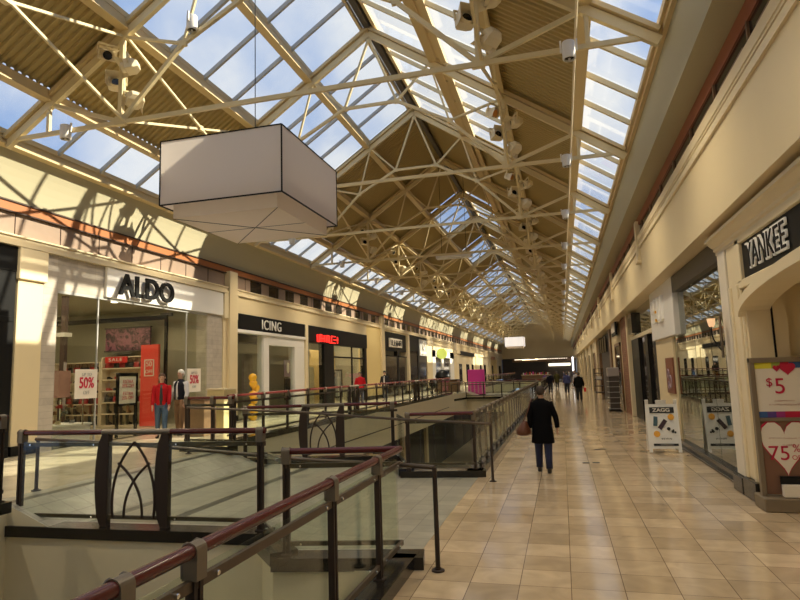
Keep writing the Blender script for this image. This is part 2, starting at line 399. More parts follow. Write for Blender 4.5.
# ---- left side wall (survey heights through SZ)
zl = {k: SZ(v) for k, v in dict(led0=5.93,led1=6.25,ter0=6.94,ter1=7.2).items()}
b = MB().box(XW-.6,XW-.02,Y0,YE,zl['led0'],zl['ter0']); struct('wall_left', b, M['transom'])
b = MB(); b.box(XW-.1,XW+.16,Y0,YE,zl['led0'],zl['led0']+.08); b.box(XW-.1,XW+.10,Y0,YE,zl['led0']+.08,zl['led1']-.04); b.box(XW-.1,XW+.14,Y0,YE,zl['led1']-.04,zl['led1'])
struct('trim_7', b, M['cream2'])
struct('trim_8', MB().box(XW-.1,XW+.04,Y0,YE,zl['ter0'],zl['ter1']), M['terra'])
struct('trim_9', MB().box(XW-.1,XW+.07,Y0,YE,zl['ter0']-.03,zl['ter0']).box(XW-.1,XW+.07,Y0,YE,zl['ter1'],zl['ter1']+.035), M['dark_line'])
b = MB(); y = Y0+.5
while y < YE: b.box(XW-.05,XW-.005,y,y+.012,zl['led1'],zl['ter0']); y += 1.25
struct('trim_10', b, M['dark_line'])
XEL = XC-UE
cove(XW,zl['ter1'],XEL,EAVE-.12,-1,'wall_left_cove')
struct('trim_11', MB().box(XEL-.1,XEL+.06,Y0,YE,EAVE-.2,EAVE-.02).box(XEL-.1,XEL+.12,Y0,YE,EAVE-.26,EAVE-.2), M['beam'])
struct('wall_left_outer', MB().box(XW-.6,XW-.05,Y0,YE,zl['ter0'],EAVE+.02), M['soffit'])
# transom windows of the further bays (dark panes)
b = MB()
for a in range(27, 150, 2):
    if a % 8 in (0,): continue
    b.box(XW-.03,XW-.01,S*a,S*(a+1.1),zl['led1']+.03,zl['ter0']-.04)
struct('window_2', b, M['dark_glass'])

# ---- end walls
struct('wall_back', MB().box(XW-.6,3.6,YE,YE+.4,SZ(4.9),EAVE+.2), M['cream'])
b = MB()
b.add([(XEL-.3,YE+.05,EAVE),(XE+.3,YE+.05,EAVE),(XC,YE+.05,ZR+.3),(XEL-.3,YE+.35,EAVE),(XE+.3,YE+.35,EAVE),(XC,YE+.35,ZR+.3)],[(0,1,2),(5,4,3),(0,3,4,1),(1,4,5,2),(2,5,3,0)])
struct('wall_back_gable', b, M['cream'])
b = MB().box(XW-.6,3.6,Y0-.4,Y0,-4.9,EAVE+.2)
b.add([(XEL-.3,Y0-.35,EAVE),(XE+.3,Y0-.35,EAVE),(XC,Y0-.35,ZR+.3),(XEL-.3,Y0-.05,EAVE),(XE+.3,Y0-.05,EAVE),(XC,Y0-.05,ZR+.3)],[(0,1,2),(5,4,3),(0,3,4,1),(1,4,5,2),(2,5,3,0)])
struct('wall_front', b, M['cream'])

# ------------------------------------------------------------------ roof
UN = [0.2*S, 2.35*S, 4.6*S, 7.0*S, UE]
def rp(side, u, y, dz=0): return (XC+side*u, y, roofz(u)+dz)
nb = len(TY)-1
def upper_kind(i):     # i: bay between TY[i] and TY[i+1]
    n = i-2            # bay 0 starts at survey y 5.6
    if n < 3: return 'full'
    if n in (5,7): return 'small'
    if n in (9,10,11) or n in (15,16): return 'full'
    if n in (13,18,20): return 'small'
    return 'deck'
deckM = M['deck']
def deck_panel(b, side, ua, ub, ya, yb, pitch=.17, dep=.055):
    y = ya; n = max(1,round((yb-ya)/pitch)); st = (yb-ya)/n
    for k in range(n):
        y0 = ya+k*st
        yy = [(y0,0),(y0+st*.35,0),(y0+st*.5,dep),(y0+st*.85,dep),(y0+st,0)]
        for (a,da),(c,dc) in zip(yy,yy[1:]):
            b.quad(rp(side,ua,a,da),rp(side,ub,a,da),rp(side,ub,c,dc),rp(side,ua,c,dc))
for side, nm in ((-1,'left'),(1,'right')):
    b = MB()
    for i in range(nb):
        deck_panel(b, side, UN[2], UN[3], TY[i], TY[i+1], .17 if i < 12 else .5)
        k = upper_kind(i)
        if k == 'deck': deck_panel(b, side, 0, UN[2], TY[i], TY[i+1], .17 if i < 12 else .5)
        if k == 'small': deck_panel(b, side, UN[1], UN[2], TY[i], TY[i+1], .17 if i < 12 else .5)
        else: pass
    b.quad(rp(side,0,Y0),rp(side,UN[0],Y0),rp(side,UN[0],TY[-1]),rp(side,0,TY[-1]))
    b.quad(rp(side,0,TY[-1]),rp(side,UE,TY[-1]),rp(side,UE,YE+.1),rp(side,0,YE+.1))
    b.quad(rp(side,0,Y0-.1),rp(side,UE,Y0-.1),rp(side,UE,TY[0]),rp(side,0,TY[0]))
    struct('ceiling_'+nm, b, deckM)
wn = [10]
def skylight(side, ua, ub, ya, yb, nbar):
    wn[0] += 1
    e = bpy.data.objects.new('window_%d' % wn[0], None); COL.objects.link(e); e['kind'] = 'structure'; e.location = rp(side,(ua+ub)/2,(ya+yb)/2)
    b = MB(); 
    for k in range(1,nbar+1):
        y = ya+(yb-ya)*k/(nbar+1)
        b.beam(rp(side,ua,y,-.03),rp(side,ub,y,-.03),.07,.10,(0,1,0) if False else (0,0,1))
    b.build('glazing_bar', M['bar'] if side < 0 else M['steel'], e)
    g = MB(); g.quad(rp(side,ua,ya,.05),rp(side,ub,ya,.05),rp(side,ub,yb,.05),rp(side,ua,yb,.05)); g.build('pane', M['skyglass'], e)
    f = MB()
    for u in (ua,ub): f.beam(rp(side,u+(.05 if u==ua else -.05),ya,-.02),rp(side,u+(.05 if u==ua else -.05),yb,-.02),.08,.12)
    f.build('frame', M['beam'], e)
for i in range(nb):
    for side in (-1,1):
        skylight(side, UN[3], UE, TY[i], TY[i+1], 3)
        k = upper_kind(i)
        if k == 'full':
            skylight(side, UN[0], UN[1], TY[i], TY[i+1], 3); skylight(side, UN[1], UN[2], TY[i], TY[i+1], 3)
        if k == 'small': skylight(side, UN[0], UN[1], TY[i], TY[i+1], 3)
# purlins and ridge
yA, yB = Y0+.02, YE
b = MB().beam((XC,yA,ZR-.12),(XC,yB,ZR-.12),.16,.2); tag(b.build('ridge_beam', M['ridge']), 'dark ridge beam running along the peak of the roof','beam')
for side, sn in ((-1,'left'),(1,'right')):
    for u, nm in ((UN[1],'middle of the %s roof slope, just below the ridge skylights'),(UN[2],'%s roof slope along the edge of the metal deck'),(UN[3],'%s roof slope above the low skylight strip')):
        b = MB().beam(rp(side,u,yA,-.14),rp(side,u,yB,-.14),.16,.22)
        b.beam(rp(side,u,yA,-.25),rp(side,u,yB,-.25),.22,.03)
        if u == UN[1] and side > 0: b.beam(rp(side,u+.30,yA,-.10),rp(side,u+.30,yB,-.10),.14,.16); b.beam(rp(side,u+.15,yA,-.03),rp(side,u+.15,yB,-.03),.30,.04)
        tag(b.build('roof_purlin', M['beam']), 'painted purlin on the '+nm % sn, 'beam', 'roof purlins')
# thin conduit on the right slope
tag(MB().tube([(XC+6.75*S,yA,SZ(8.9)),(XC+6.75*S,yB,SZ(8.9))],.02,6).build('conduit',M['cream2'],None), 'thin straight conduit running lengthwise under the right roof slope','pipe')
# ---- trusses
def Q(u, z): return (XC+u*S, 0, SZ(z))
def make_truss():
    t = thing('roof_truss','', 'truss', (0,0,0),'roof trusses')
    rc = lambda u: 14.2-.68*abs(u)+.06
    MB().beam(Q(-8.45,8.7),Q(8.4,8.7),.06,.085).build('tie_beam',M['steel'],t)
    for s in (-1,1):
        # doubled rafters either side of the truss plane
        b = MB()
        b.beam(Q(0,rc(0)),Q(s*8.4,rc(8.4)),.10,.16); b.build('rafter',M['steel'],t)
        b = MB(); b.beam((*Q(0,14.45)[:1],-.0,Q(0,14.48)[2]),(Q(s*8.4,0)[0],0,SZ(14.48-.68*8.4)),.24,.08); b.build('rafter_plate',M['beam'],t)
        MB().beam(Q(s*4.68,8.7),Q(s*4.68,rc(4.68)),.09,.09).build('post',M['steel'],t)
        MB().beam(Q(s*7,8.7),Q(s*7,rc(7)),.07,.07).build('short_post',M['steel'],t)
        MB().beam(Q(s*4.68,8.72),Q(s*6.95,rc(6.95)),.06,.08).build('outer_brace',M['steel'],t)
        MB().beam(Q(s*2.2,rc(2.2)),Q(s*2.83,10.56),.05,.05).build('web',M['steel'],t)
        MB().beam(Q(0,14.1),Q(s*.98,11.55),.06,.06).build('web',M['steel'],t)
        MB().beam(Q(s*.98,11.55),Q(s*2.2,rc(2.2)),.055,.055).build('web',M['steel'],t)
        MB().beam(Q(s*2.83,10.56),Q(s*4.68,rc(4.68)),.055,.055).build('web',M['steel'],t)
    b = MB()
    A = [(-4.68,8.72),(-2.83,10.56),(-.98,11.55),(.98,11.55),(2.83,10.56),(4.68,8.72)]
    for p, q in zip(A,A[1:]): b.beam(Q(*p),Q(*q),.075,.075)
    b.build('arched_chord',M['steel'],t)
    for p in A[1:-1]+[(0,14.0)]: c = Q(*p); MB().box(c[0]-.07,c[0]+.07,-.035,.035,c[2]-.06,c[2]+.06).build('gusset_plate',M['steel'],t)
    for u in (-4.68,4.68): c = Q(u,8.72); MB().box(c[0]-.11,c[0]+.11,-.05,.05,c[2]-.08,c[2]+.10).build('gusset_plate',M['steel'],t)
    return t
tr = make_truss()
tl = ['nearest overhead to the camera','crossing just in front of the hanging fabric box light','first beyond the hanging fabric box light','at the end of the first big ridge skylight']
for i, y in enumerate(TY[2:]):
    if i == 0: o = tr; o.location = (0,y,0); o['label'] = 'cream steel roof truss '+tl[0]
    elif i < 4: dup(tr,(0,y,0),'cream steel roof truss '+tl[i])
    else: dup(tr,(0,y,0),'%s cream steel roof truss counted from the camera' % ORD[i])
# lengthwise cross bracing
def make_brace():
    t = thing('cross_brace','', 'brace', (0,0,0),'lengthwise cross braces between trusses')
    MB().beam((0,0,SZ(8.75)),(0,BAY,SZ(11.1)),.05,.05).build('brace_rod',M['steel'],t)
    MB().beam((.06,0,SZ(11.1)),(.06,BAY,SZ(8.75)),.05,.05).build('brace_rod',M['steel'],t)
    MB().box(-.03,.09,BAY/2-.06,BAY/2+.06,SZ(9.93)-.06,SZ(9.93)+.06).build('gusset_plate',M['steel'],t)
    return t
br = make_brace(); first = True
for i in range(1,nb):
    for s, sn in ((-1,'left'),(1,'right')):
        lab = 'crossed steel rods on the %s side of the %s roof bay from the camera' % (sn, ORD[i-1])
        loc = (XC+s*4.68*S, TY[i], 0)
        if first: br.location = loc; br['label'] = lab; first = False
        else: dup(br, loc, lab)

# ------------------------------------------------------------------ railings
def railing(label, p0, p1, zt, zb, posts, orn=(), endcap=False, group=None, inward=1, kerb=True, kw=.30, rail_m='burgundy', glass=True, name='glass_railing', kx=(0,0), zt2=None):
    p0, p1 = Vector((*p0,0)), Vector((*p1,0)); d = (p1-p0); L = d.length; d.normalize(); n = Vector((-d.y,d.x,0))*inward
    t = thing(name, label, 'railing', (p0.x,p0.y,zb-.12), group)
    P = lambda s, z, o=0: p0+d*s+n*o+Vector((0,0,z))
    segs = []; last = 0
    for a, c in sorted(orn): segs.append((last,a)); last = c
    segs.append((last, L))
    for a, c in segs:
        if rail_m: MB().tube([P(a,zt),P(c,zt2 or zt)],.034,12).build('handrail',M[rail_m],t,True)
        MB().beam(P(a,zt-.15),P(c,zt-.15),.03,.05).build('upper_bar',M['bronze'],t)
        MB().beam(P(a,zb+.11),P(c,zb+.11),.03,.045).build('lower_bar',M['bronze'],t)
    if kerb:
        b = MB(); q = [P(-kx[0],zb,-kw*.5),P(L+kx[1],zb,-kw*.5),P(L+kx[1],zb,kw*.5),P(-kx[0],zb,kw*.5)]
        b.poly(q, (0,0,-.13)); b.build('kerb',M['kerb'],t)
    for s in posts:
        b = MB()
        for o1, o2, d1 in ((-.036,-.010,.024),(.010,.036,.024),(-.012,.012,.012)):
            b.poly([P(s+o1,zb,-d1),P(s+o2,zb,-d1),P(s+o2,zb,d1),P(s+o1,zb,d1)],(0,0,zt-.04-zb))
        b.poly([P(s-.05,zb,-.05),P(s+.05,zb,-.05),P(s+.05,zb,.05),P(s-.05,zb,.05)],(0,0,.012))
        po = b.build('post',M['bronze_dark'],t)
        c = MB(); prof_ = [(zt-.13,.040)]+[(zt+.040*math.sin(g_),.040*math.cos(g_)) for g_ in [PI*k/10 for k in range(11)]]+[(zt-.13,-.040)]
        c.poly([P(s-.041,z_,y_) for z_,y_ in prof_], d*.082)
        for o in (-.039,.039): c.tube([P(s+o,zt-.12,.040)]+[P(s+o,zt+.041*math.sin(g_),.041*math.cos(g_)) for g_ in [PI*k/8 for k in range(9)]]+[P(s+o,zt-.12,-.040)],.007,6)
        c.build('clamp',M['clamp'],po)
    if glass:
        cuts = sorted([0,L]+list(posts)+[v for o in orn for v in o])
        for a, c in zip(cuts,cuts[1:]):
            if c-a < .25: continue
            et = any(abs(a-o[0])<.01 and abs(c-o[1])<.01 for o in orn)
            g = MB().poly([P(a+.05,zb+.06,.02),P(c-.05,zb+.06,.02),P(c-.05,zt-.10,.02),P(a+.05,zt-.10,.02)], n*.010)
            go = g.build('glass_panel',M['etched' if et else 'glass'],t)
            if not et:
                bb = MB()
                for s in (a+.16,c-.16):
                    for z in (zt-.15,zb+.11): bb.tube([P(s,z,-.03),P(s,z,.045)],.012,8)
                bb.build('bolts',M['chrome'],go)
    for a, c in orn:
        w_ = c-a; m = (a+c)/2; h0, h1 = zb+.11, zt-.12
        MB().tube([P(a-.06,zt),P(c+.06,zt)],.036,12).build('grey_handrail',M['clamp'],t,True)
        MB().beam(P(a,zb+.11),P(c,zb+.11),.03,.045).build('lower_bar',M['bronze'],t)
        MB().beam(P(a,zt-.15),P(c,zt-.15),.03,.035).build('upper_bar',M['bronze'],t)
        for sgn, s in ((-1,a),(1,c)):
            b = MB(); N_ = 10
            outer = [P(s-.07-.06*math.sin(PI*k/N_)+(.03 if k in (0,N_) else 0), zb+(zt-.02-zb)*k/N_, -.04) for k in range(N_+1)]
            inner = [P(s+.05, zb+(zt-.02-zb)*k/N_, -.04) for k in range(N_,-1,-1)]
            b.poly(outer+inner, n*.08); b.build('bowed_post',M['bronze_dark'],t)
        b = MB(); hh = h1-h0; X = lambda f: m+f*w_
        def crv(ps, r=.016):
            pts = []
            for i in range(13):
                u = i/12; A,B,C = ps
                x = (1-u)**2*A[0]+2*u*(1-u)*B[0]+u*u*C[0]; z = (1-u)**2*A[1]+2*u*(1-u)*B[1]+u*u*C[1]
                pts.append(P(X(x),h0+hh*z,-.035*math.copysign(1,n.y)))
            b.tube(pts, r, 6)
        for sg in (-1,1):
            crv([(sg*.34,0),(sg*.42,.62),(0,1.0)]); crv([(-sg*.26,.72),(sg*.17,.42),(sg*.15,0)])
        b.build('gothic_arch_ornament',M['bronze_dark'],t)
    return t
# near void
R1 = -1.70
railing('nearest long burgundy glass railing, running from the camera between floor opening and beige tiles',(R1,-3.0),(R1,6.18),1.17,.12,[.6,1.7,2.8,3.9,5.05,5.54,7.26,8.39],kx=(0,.0),inward=1)
railing('short burgundy glass railing meeting the nearest long railing beside the beige tiles',(-2.92,5.95),(R1,6.18),1.17,.12,[.03],kx=(.1,.22),inward=-1)
railing('burgundy glass railing with pointed arch panel, nearest of the two with such a panel',(-6.9,6.37),(-3.42,6.5),1.34,.205,[.06,3.42],orn=[(1.33,2.17)],kx=(.05,.05),inward=-1)
railing('high burgundy railing with a rounded end, beside the black framed shop',(-6.62,-3.0),(-6.62,5.92),1.57,LZ+.12,[1,2.6,4.2,5.8,7.4,8.86],inward=1)
# second void
railing('long glass railing with many dark posts beside the walking woman in black',(R1,11.53),(R1,43.9),1.17,.12,[.05]+[1.02*k+.8 for k in range(0,31)],inward=-1,rail_m='clamp',kx=(.15,.15))
railing('short burgundy glass railing at the corner where the many-posted long railing starts',(-3.0,11.36),(R1,11.53),1.17,.12,[.05],kx=(.1,.2),inward=-1)
railing('farther of the two burgundy glass railings with a pointed arch panel',(-6.65,11.62),(-3.45,12.45),1.34,.27,[.06,3.2],orn=[(1.33,2.12)],kx=(.05,.05),inward=-1)
railing('short high burgundy railing between litter bin and orange balloons',(-7.95,11.45),(-6.68,11.3),1.57,LZ+.12,[.06,.75,1.22],inward=-1)
railing('long sunlit red railing running past the left shopfronts',(-7.42,12.3),(-7.5,40.8),1.57,LZ+.12,[1.4*k+.3 for k in range(0,20)],orn=[(8.2,9.1),(18.2,19.1)],inward=1)
railing('glass railing at the slanted far corner of the second floor opening',(-7.5,40.8),(-7.0,43.9),1.25,.12,[.3,1.6],inward=1,rail_m='clamp')
railing('glass railing standing right in front of the magenta board',(-7.0,43.9),(R1,43.95),1.17,.12,[.1,1.4,2.7,4,5.2],inward=1,rail_m='clamp')
railing('far railing beyond the magenta board across the third floor opening',(-7.3,50),(R1,50),1.17,.12,[.1,1.7,3.4,5.2],inward=1)
railing('far railing along the walkway beside the third floor opening',(R1,50),(R1,99.8),1.17,.12,[2.5*k+.5 for k in range(0,20)],inward=1)
railing('far railing on the storefront side of the third floor opening',(-7.45,50),(-7.45,99.8),1.57,LZ+.12,[2.5*k+.5 for k in range(0,20)],inward=1)
# chamfer pieces
railing('short slanted railing piece between the arch railing and the near corner railing',(-3.42,6.5),(-2.92,5.95),1.22,.15,[],inward=-1,rail_m=None)
railing('short slanted railing piece at the second opening beside the two posts',(-3.45,12.45),(-3.0,11.36),1.22,.15,[],inward=-1,rail_m=None)
# walk-along guard bars
def guard(label, pts, posts):
    t = thing('guard_bar', label, 'handrail', (posts[-1][0],posts[-1][1],0), 'bronze guard bars on the grey bridge')
    MB().tube(pts,.024,10).build('bar',M['bronze'],t,True)
    for x,y,z0,z1 in posts:
        p = MB().tube([(x,y,z0),(x,y,z1)],.024,10).build('post',M['bronze_dark'],t,True)
        MB().lathe([(.065,0),(.065,.012),(.035,.02),(.035,.03)],(x,y,z0+.003),16).build('base_flange',M['bronze_dark'],p,True)
    return t
guard('bronze guard bar with a round foot on the beige tiles, nearest the camera',[(-7.38,7.1,1.18),(-6.15,7.05,1.14),(-4.92,7.0,1.07),(-3.5,6.8,1.0),(-3.0,6.55,1.0),(-1.67,6.15,1.01),(-1.31,6.07,1.0)],[(-7.34,7.1,LZ,1.18),(-1.31,6.07,0,1.0)])
guard('bronze guard bar on the far side of the grey bridge before the second opening',[(-7.55,10.95,1.40),(-5.01,10.95,1.27),(-3.0,10.95,1.11),(-1.31,10.97,1.01)],[(-7.5,10.95,LZ,1.39),(-1.31,10.97,0,1.01)])

# ------------------------------------------------------------------ floodlights and downlights on the trusses
def make_flood():
    t = thing('floodlight','', 'spotlight', (0,0,0))
    MB().rings([[(-.16,-.10,-.10),(.16,-.10,-.10),(.16,-.10,.10),(-.16,-.10,.10)],[(-.16,.06,-.10),(.16,.06,-.10),(.16,.06,.10),(-.16,.06,.10)],[(-.09,.16,-.06),(.09,.16,-.06),(.09,.16,.06),(-.09,.16,.06)]]).build('housing',M['cream2'],t,bevel=.008)
    MB().tube([(0,-.10,0),(0,-.112,0)],.088,16).build('lens',M['lens'],t)
    MB().rings([[(.13*math.cos(2*PI*k/16),y_,.10*math.sin(2*PI*k/16)) for k in range(16)] for y_ in (-.10,-.17)],False).build('rim',M['cream2'],t,True)
    MB().add([(-.16,-.10,.10),(.16,-.10,.10),(.19,-.27,.16),(-.19,-.27,.16)],[(0,1,2,3)]).add([(-.16,-.10,-.10),(-.16,-.10,.10),(-.19,-.27,.16),(-.19,-.24,-.12)],[(0,1,2,3)]).build('visor',M['cream2'],t)
    MB().beam((-.18,0,0),(-.18,.02,.20),.02,.04).beam((.18,0,0),(.18,.02,.20),.02,.04).beam((-.18,.02,.20),(.18,.02,.20),.02,.04).build('bracket',M['steel'],t)
    return t
def make_can():
    t = thing('canister_spotlight','', 'spotlight', (0,0,0))
    b = MB().lathe([(.10,.16),(.105,.14),(.105,-.12),(.10,-.13),(.085,-.13),(.085,-.10)],(0,0,0),16,False); b.lathe([(.001,.16),(.10,.16)],(0,0,0),16,False)
    b.build('housing',M['white'],t,True)
    MB().lathe([(.001,-.10),(.06,-.115),(.085,-.10)],(0,0,0),14,False).build('lens',M['lens'],t,True)
    MB().lathe([(.0001,-.15),(.018,-.145),(.02,-.12)],(0,0,0),8,False).build('bulb',M['white'],t,True)
    MB().box(-.015,.015,-.14,.14,.0,.04).box(-.015,.015,-.14,-.11,0,.2).box(-.015,.015,.11,.14,0,.2).build('yoke',M['white'],t)
    return t
flood = make_flood(); can = make_can(); fa = make_flood(); fa['label'] = ''
for ch in fa.children:
    if ch.name.startswith('lens'): ch.data.materials[0] = M['lit_amber']
used = dict(f=False, c=False, a=False)
def put(kind, loc, rot, label, group):
    src = dict(f=flood, c=can, a=fa)[kind]
    if not used[kind]: o = src; used[kind] = True; o['label'] = label; o['group'] = group
    else: o = dup(src, loc, label, group)
    o.location = loc; o.rotation_euler = rot; return o
near_lab = ['on the nearest left truss post, mouth turned to the left','lowest left on the nearest left truss post, dark round mouth','upper right on the nearest left truss post','lower right on the nearest left truss post, tilted down']
for i, y in enumerate(TY[2:15]):
    for s in (-1,1):
        x = XC+s*4.68*S
        spots = [(-.28,SZ(10.55),.5,.9),(-.22,SZ(9.85),-.1,.6),(.30,SZ(10.1),.2,-1.2),(.22,SZ(9.35),.6,-2.2)] if i < 8 else [(-.2,SZ(10.2),.4,.9),(.2,SZ(9.6),.5,-1.4)]
        for j, (dx, z, tx, rz) in enumerate(spots):
            if i == 1 and s < 0: lab = 'cream boxy floodlight '+near_lab[j] ; g = None
            elif i < 3: lab = 'cream boxy floodlight, %s on the %s post of the %s roof truss' % (['highest outside','lowest outside','highest inside','lowest inside'][j], 'left' if s<0 else 'right', ORD[i]); g = 'floodlights on the near truss posts'
            else: lab = 'small cream floodlight, %s on the %s post of the %s roof truss' % (['highest outside','lowest outside','highest inside','lowest inside'][j], 'left' if s<0 else 'right', ORD[i]); g = 'floodlight clusters on %s posts' % ('left' if s<0 else 'right')
            k = 'a' if (s > 0 and j in (0,3)) else 'f'
            put(k, (x+dx, y+(.12 if j%2 else -.12), z), (tx,0,rz), lab, g or 'floodlights on the nearest left post')
    for s, u in ((1,6.6),(-1,6.3)):
        lab = ('white canister spotlight on the %s end of the %s roof truss' % ('right' if s>0 else 'left', ORD[i])) if i < 3 else 'white canister spotlight on the %s end of the %s roof truss' % ('right' if s>0 else 'left', ORD[i])
        put('c', (XC+s*u*S, y-.10, SZ(8.66)-.06), (0,0,PI/2), lab, 'canister spotlights on the %s' % ('right' if s>0 else 'left'))
put('c', (XC-2.5*S, TY[3]-.1, SZ(10.95)), (0,0,0), 'white canister spotlight high on an arched chord above the fabric box light', 'canister spotlights on the arch')

# ------------------------------------------------------------------ hanging fabric box lights
def make_boxlight():
    t = thing('pendant_box_light','', 'lamp', (0,0,0)); W, D, Hh = 1.23, 1.32, .61
    b = MB()
    for (xa,ya,xb,yb) in ((-W,-D,W,-D),(W,-D,W,D),(W,D,-W,D),(-W,D,-W,-D)):
        b.quad((xa,ya,-Hh),(xb,yb,-Hh),(xb,yb,Hh),(xa,ya,Hh))
    b.build('fabric_shade',M['fabric'],t)
    f = MB()
    for z in (-Hh,Hh):
        for (xa,ya,xb,yb) in ((-W,-D,W,-D),(W,-D,W,D),(W,D,-W,D),(-W,D,-W,-D)): f.beam((xa,ya,z),(xb,yb,z),.022,.022)
    for x in (-W,W):
        for y in (-D,D): f.beam((x,y,-Hh),(x,y,Hh),.022,.022)
    f.build('black_frame',M['black'],t)
    w2, d2, z2 = W-.17, D-.17, -Hh-.22; g = MB()
    for (xa,ya,xb,yb) in ((-w2,-d2,w2,-d2),(w2,-d2,w2,d2),(w2,d2,-w2,d2),(-w2,d2,-w2,-d2)): g.quad((xa,ya,z2),(xb,yb,z2),(xb,yb,-Hh+.3),(xa,ya,-Hh+.3))
    g.quad((-w2,-d2,z2),(w2,-d2,z2),(w2,d2,z2),(-w2,d2,z2)); g.build('inner_diffuser',M['fabric_tan'],t)
    h = MB(); h.beam((-w2,-d2,z2-.008),(w2,d2,z2-.008),.008,.008); h.beam((-w2,d2,z2-.008),(w2,-d2,z2-.008),.008,.008); h.beam((-w2,0,z2-.008),(w2,0,z2-.008),.006,.006)
    h.build('wire_cross',M['black'],t)
    c = MB(); c.tube([(0,0,-Hh),(0,0,5.72)],.009,6)
    for x in (-W,W): c.tube([(x,0,Hh),(0,0,Hh+.02)],.006,4)
    c.build('suspension_cable',M['black'],t)
    return t
BL = make_boxlight(); bz = (SZ(7.76)+SZ(6.13))/2
BL.location = (-7.49*S, 13.72*S, bz); BL['label'] = 'big white fabric box light with black edges hanging near the camera'
f2 = dup(BL,(-7.55*S,80,bz-.1),'small far white fabric box light hanging before the end wall')
for c_ in f2.children:
    if c_.name.startswith('fabric_shade'):
        c_.data = c_.data.copy(); c_.data.materials[0] = cm('lit_fabric',(.9,.85,.78),.8,emit=.55,ecol=(1,.93,.85))
t = thing('linear_pendant','slim pale bar light hanging high among the distant trusses','lamp',(-4.35,26,7.1))
MB().box(-5.15,-3.55,25.8,26.2,7.02,7.14).build('housing',M['white'],t,bevel=.01)
MB().tube([(-4.9,26,7.14),(-4.9,26,11.45)],.01,6).tube([(-3.8,26,7.14),(-3.8,26,11.05)],.01,6).build('cables',M['black'],t)

# ------------------------------------------------------------------ LEFT SHOPFRONTS (survey coordinates, wall plane x=-15)
def sb(b, x0,x1,y0,y1,z0,z1):
    p, q = SP(x0,y0,z0), SP(x1,y1,z1); return b.box(p[0],q[0],p[1],q[1],p[2],q[2])
def pier(label, y0, y1, ztop, m='cream', capz=5.15, deep=.10, x=-15, group=None, cap=True):
    c = SP(x+.2,(y0+y1)/2,0); t = thing('wall_pier', label, 'column', c, group)
    sb(MB(), x-.6,x+deep,y0,y1,0.02,ztop).build('shaft',M[m],t,bevel=.01)
    if cap: sb(MB(), x-.6,x+deep+.10,y0-.05,y1+.05,capz,ztop).build('capital',M['cream2'],t,bevel=.015)
    sb(MB(), x-.6,x+deep+.04,y0-.02,y1+.02,0.02,.28).build('plinth',M['black'],t)
    return t
pier('sunlit cream pier between the black shopfront and the grey strip tiles',13.5,14.38,5.93,capz=5.0)
pier('cream pier between the white signboard shop and the black sign shop',24.3,25.4,5.93,capz=4.75)
pier('cream pilaster crossing the ledge right of the white signboard',24.6,25.3,7.0,cap=False,deep=.26)
pier('slim white post between the black sign shop and the red letter shop',33.25,33.65,5.1,'cream2',cap=False,deep=.2)
pier('wide ochre lit pier right of the red letter shop',45.2,49.3,5.93,'ochre',cap=False,deep=.1)
pier('upper cream pilaster above the wide ochre pier',49.0,49.9,7.0,cap=False,deep=.26)
pier('slim white post dividing the two dark shopfronts',58.2,58.9,6.0,'cream2',cap=False,deep=.2)
pier('cream pier between the dark shops and the lime sign shop',67.4,70.3,5.93,capz=5.2)
for pi_, (y0_, y1_) in enumerate(((85,87.5),(108,111),(128,131),(144,147))):
    pier('%s cream pier beyond the lime sign shop' % ORD[pi_],y0_,y1_,5.93,capz=5.2,group='distant left piers')
# headers
def header(label, y0, y1, z0, z1, m='cream', x=-15, d=.12, name='shopfront_header'):
    o = sb(MB(), x-.6, x+d, y0, y1, z0, z1).build(name, M[m]); return tag(o, label, 'shop front')
header('cream header band above the black sign and the red letters',25.42,45.18,5.11,5.92)
header('thin cream header band over the dark shop with the white name board',49.9,58.2,5.78,5.93)
for ha_, hb_, hn_ in ((70.35,84.95,'over the lime sign shop'),(87.55,107.95,'over the small black name board'),(111.05,127.95,'before the yellow board'),(131.05,143.95,'over the yellow board'),(147.05,157.9,'beside the end wall')): header('pale header band in the far left row '+hn_,ha_,hb_,4.72,5.92)
# interiors shell
struct('wall_shop_ceiling', sb(MB(),-24,-15.65,2,158,5.3,5.5), M['interior'])
struct('wall_shop_back', sb(MB(),-24.2,-24,2,158,-.1,5.5), M['interior'])
struct('floor_shop', sb(MB(),-24,-15.1,2,158,-.15,.0), M['leftfloor'])
b = MB()
for y in (2,13.8,23.9+.5,33.4,45.4,58.5,69,86,109,129,146): sb(b,-24,-15.65,y,y+.2,0,5.3)
struct('wall_shop_partition', b, M['interior'])

def pane(b, y0,y1,z0,z1,x=-15.0):
    p, q = SP(x,y0,z0), SP(x,y1,z1)
    b.box(p[0]-.006,p[0]+.006,p[1],q[1],p[2],q[2])
# black shop
t = thing('black_shopfront','black framed shop window at the left picture edge','shop front',SP(-15,9,0))
b = MB(); sb(b,-15.3,-14.9,3,13.45,5.2,5.92); sb(b,-15.2,-14.92,12.9,13.45,0,5.25); sb(b,-15.2,-14.85,9.2,9.4,0,5.3); sb(b,-15.2,-14.85,3,13.4,0,.25); sb(b,-15.15,-14.9,3,13.4,3.75,3.9)
b.build('frame',M['black'],t,bevel=.008)
b = MB(); pane(b,3,9.2,.25,5.2); pane(b,9.4,12.9,.25,5.2); b.build('pane',M['mirrorglass'],t)
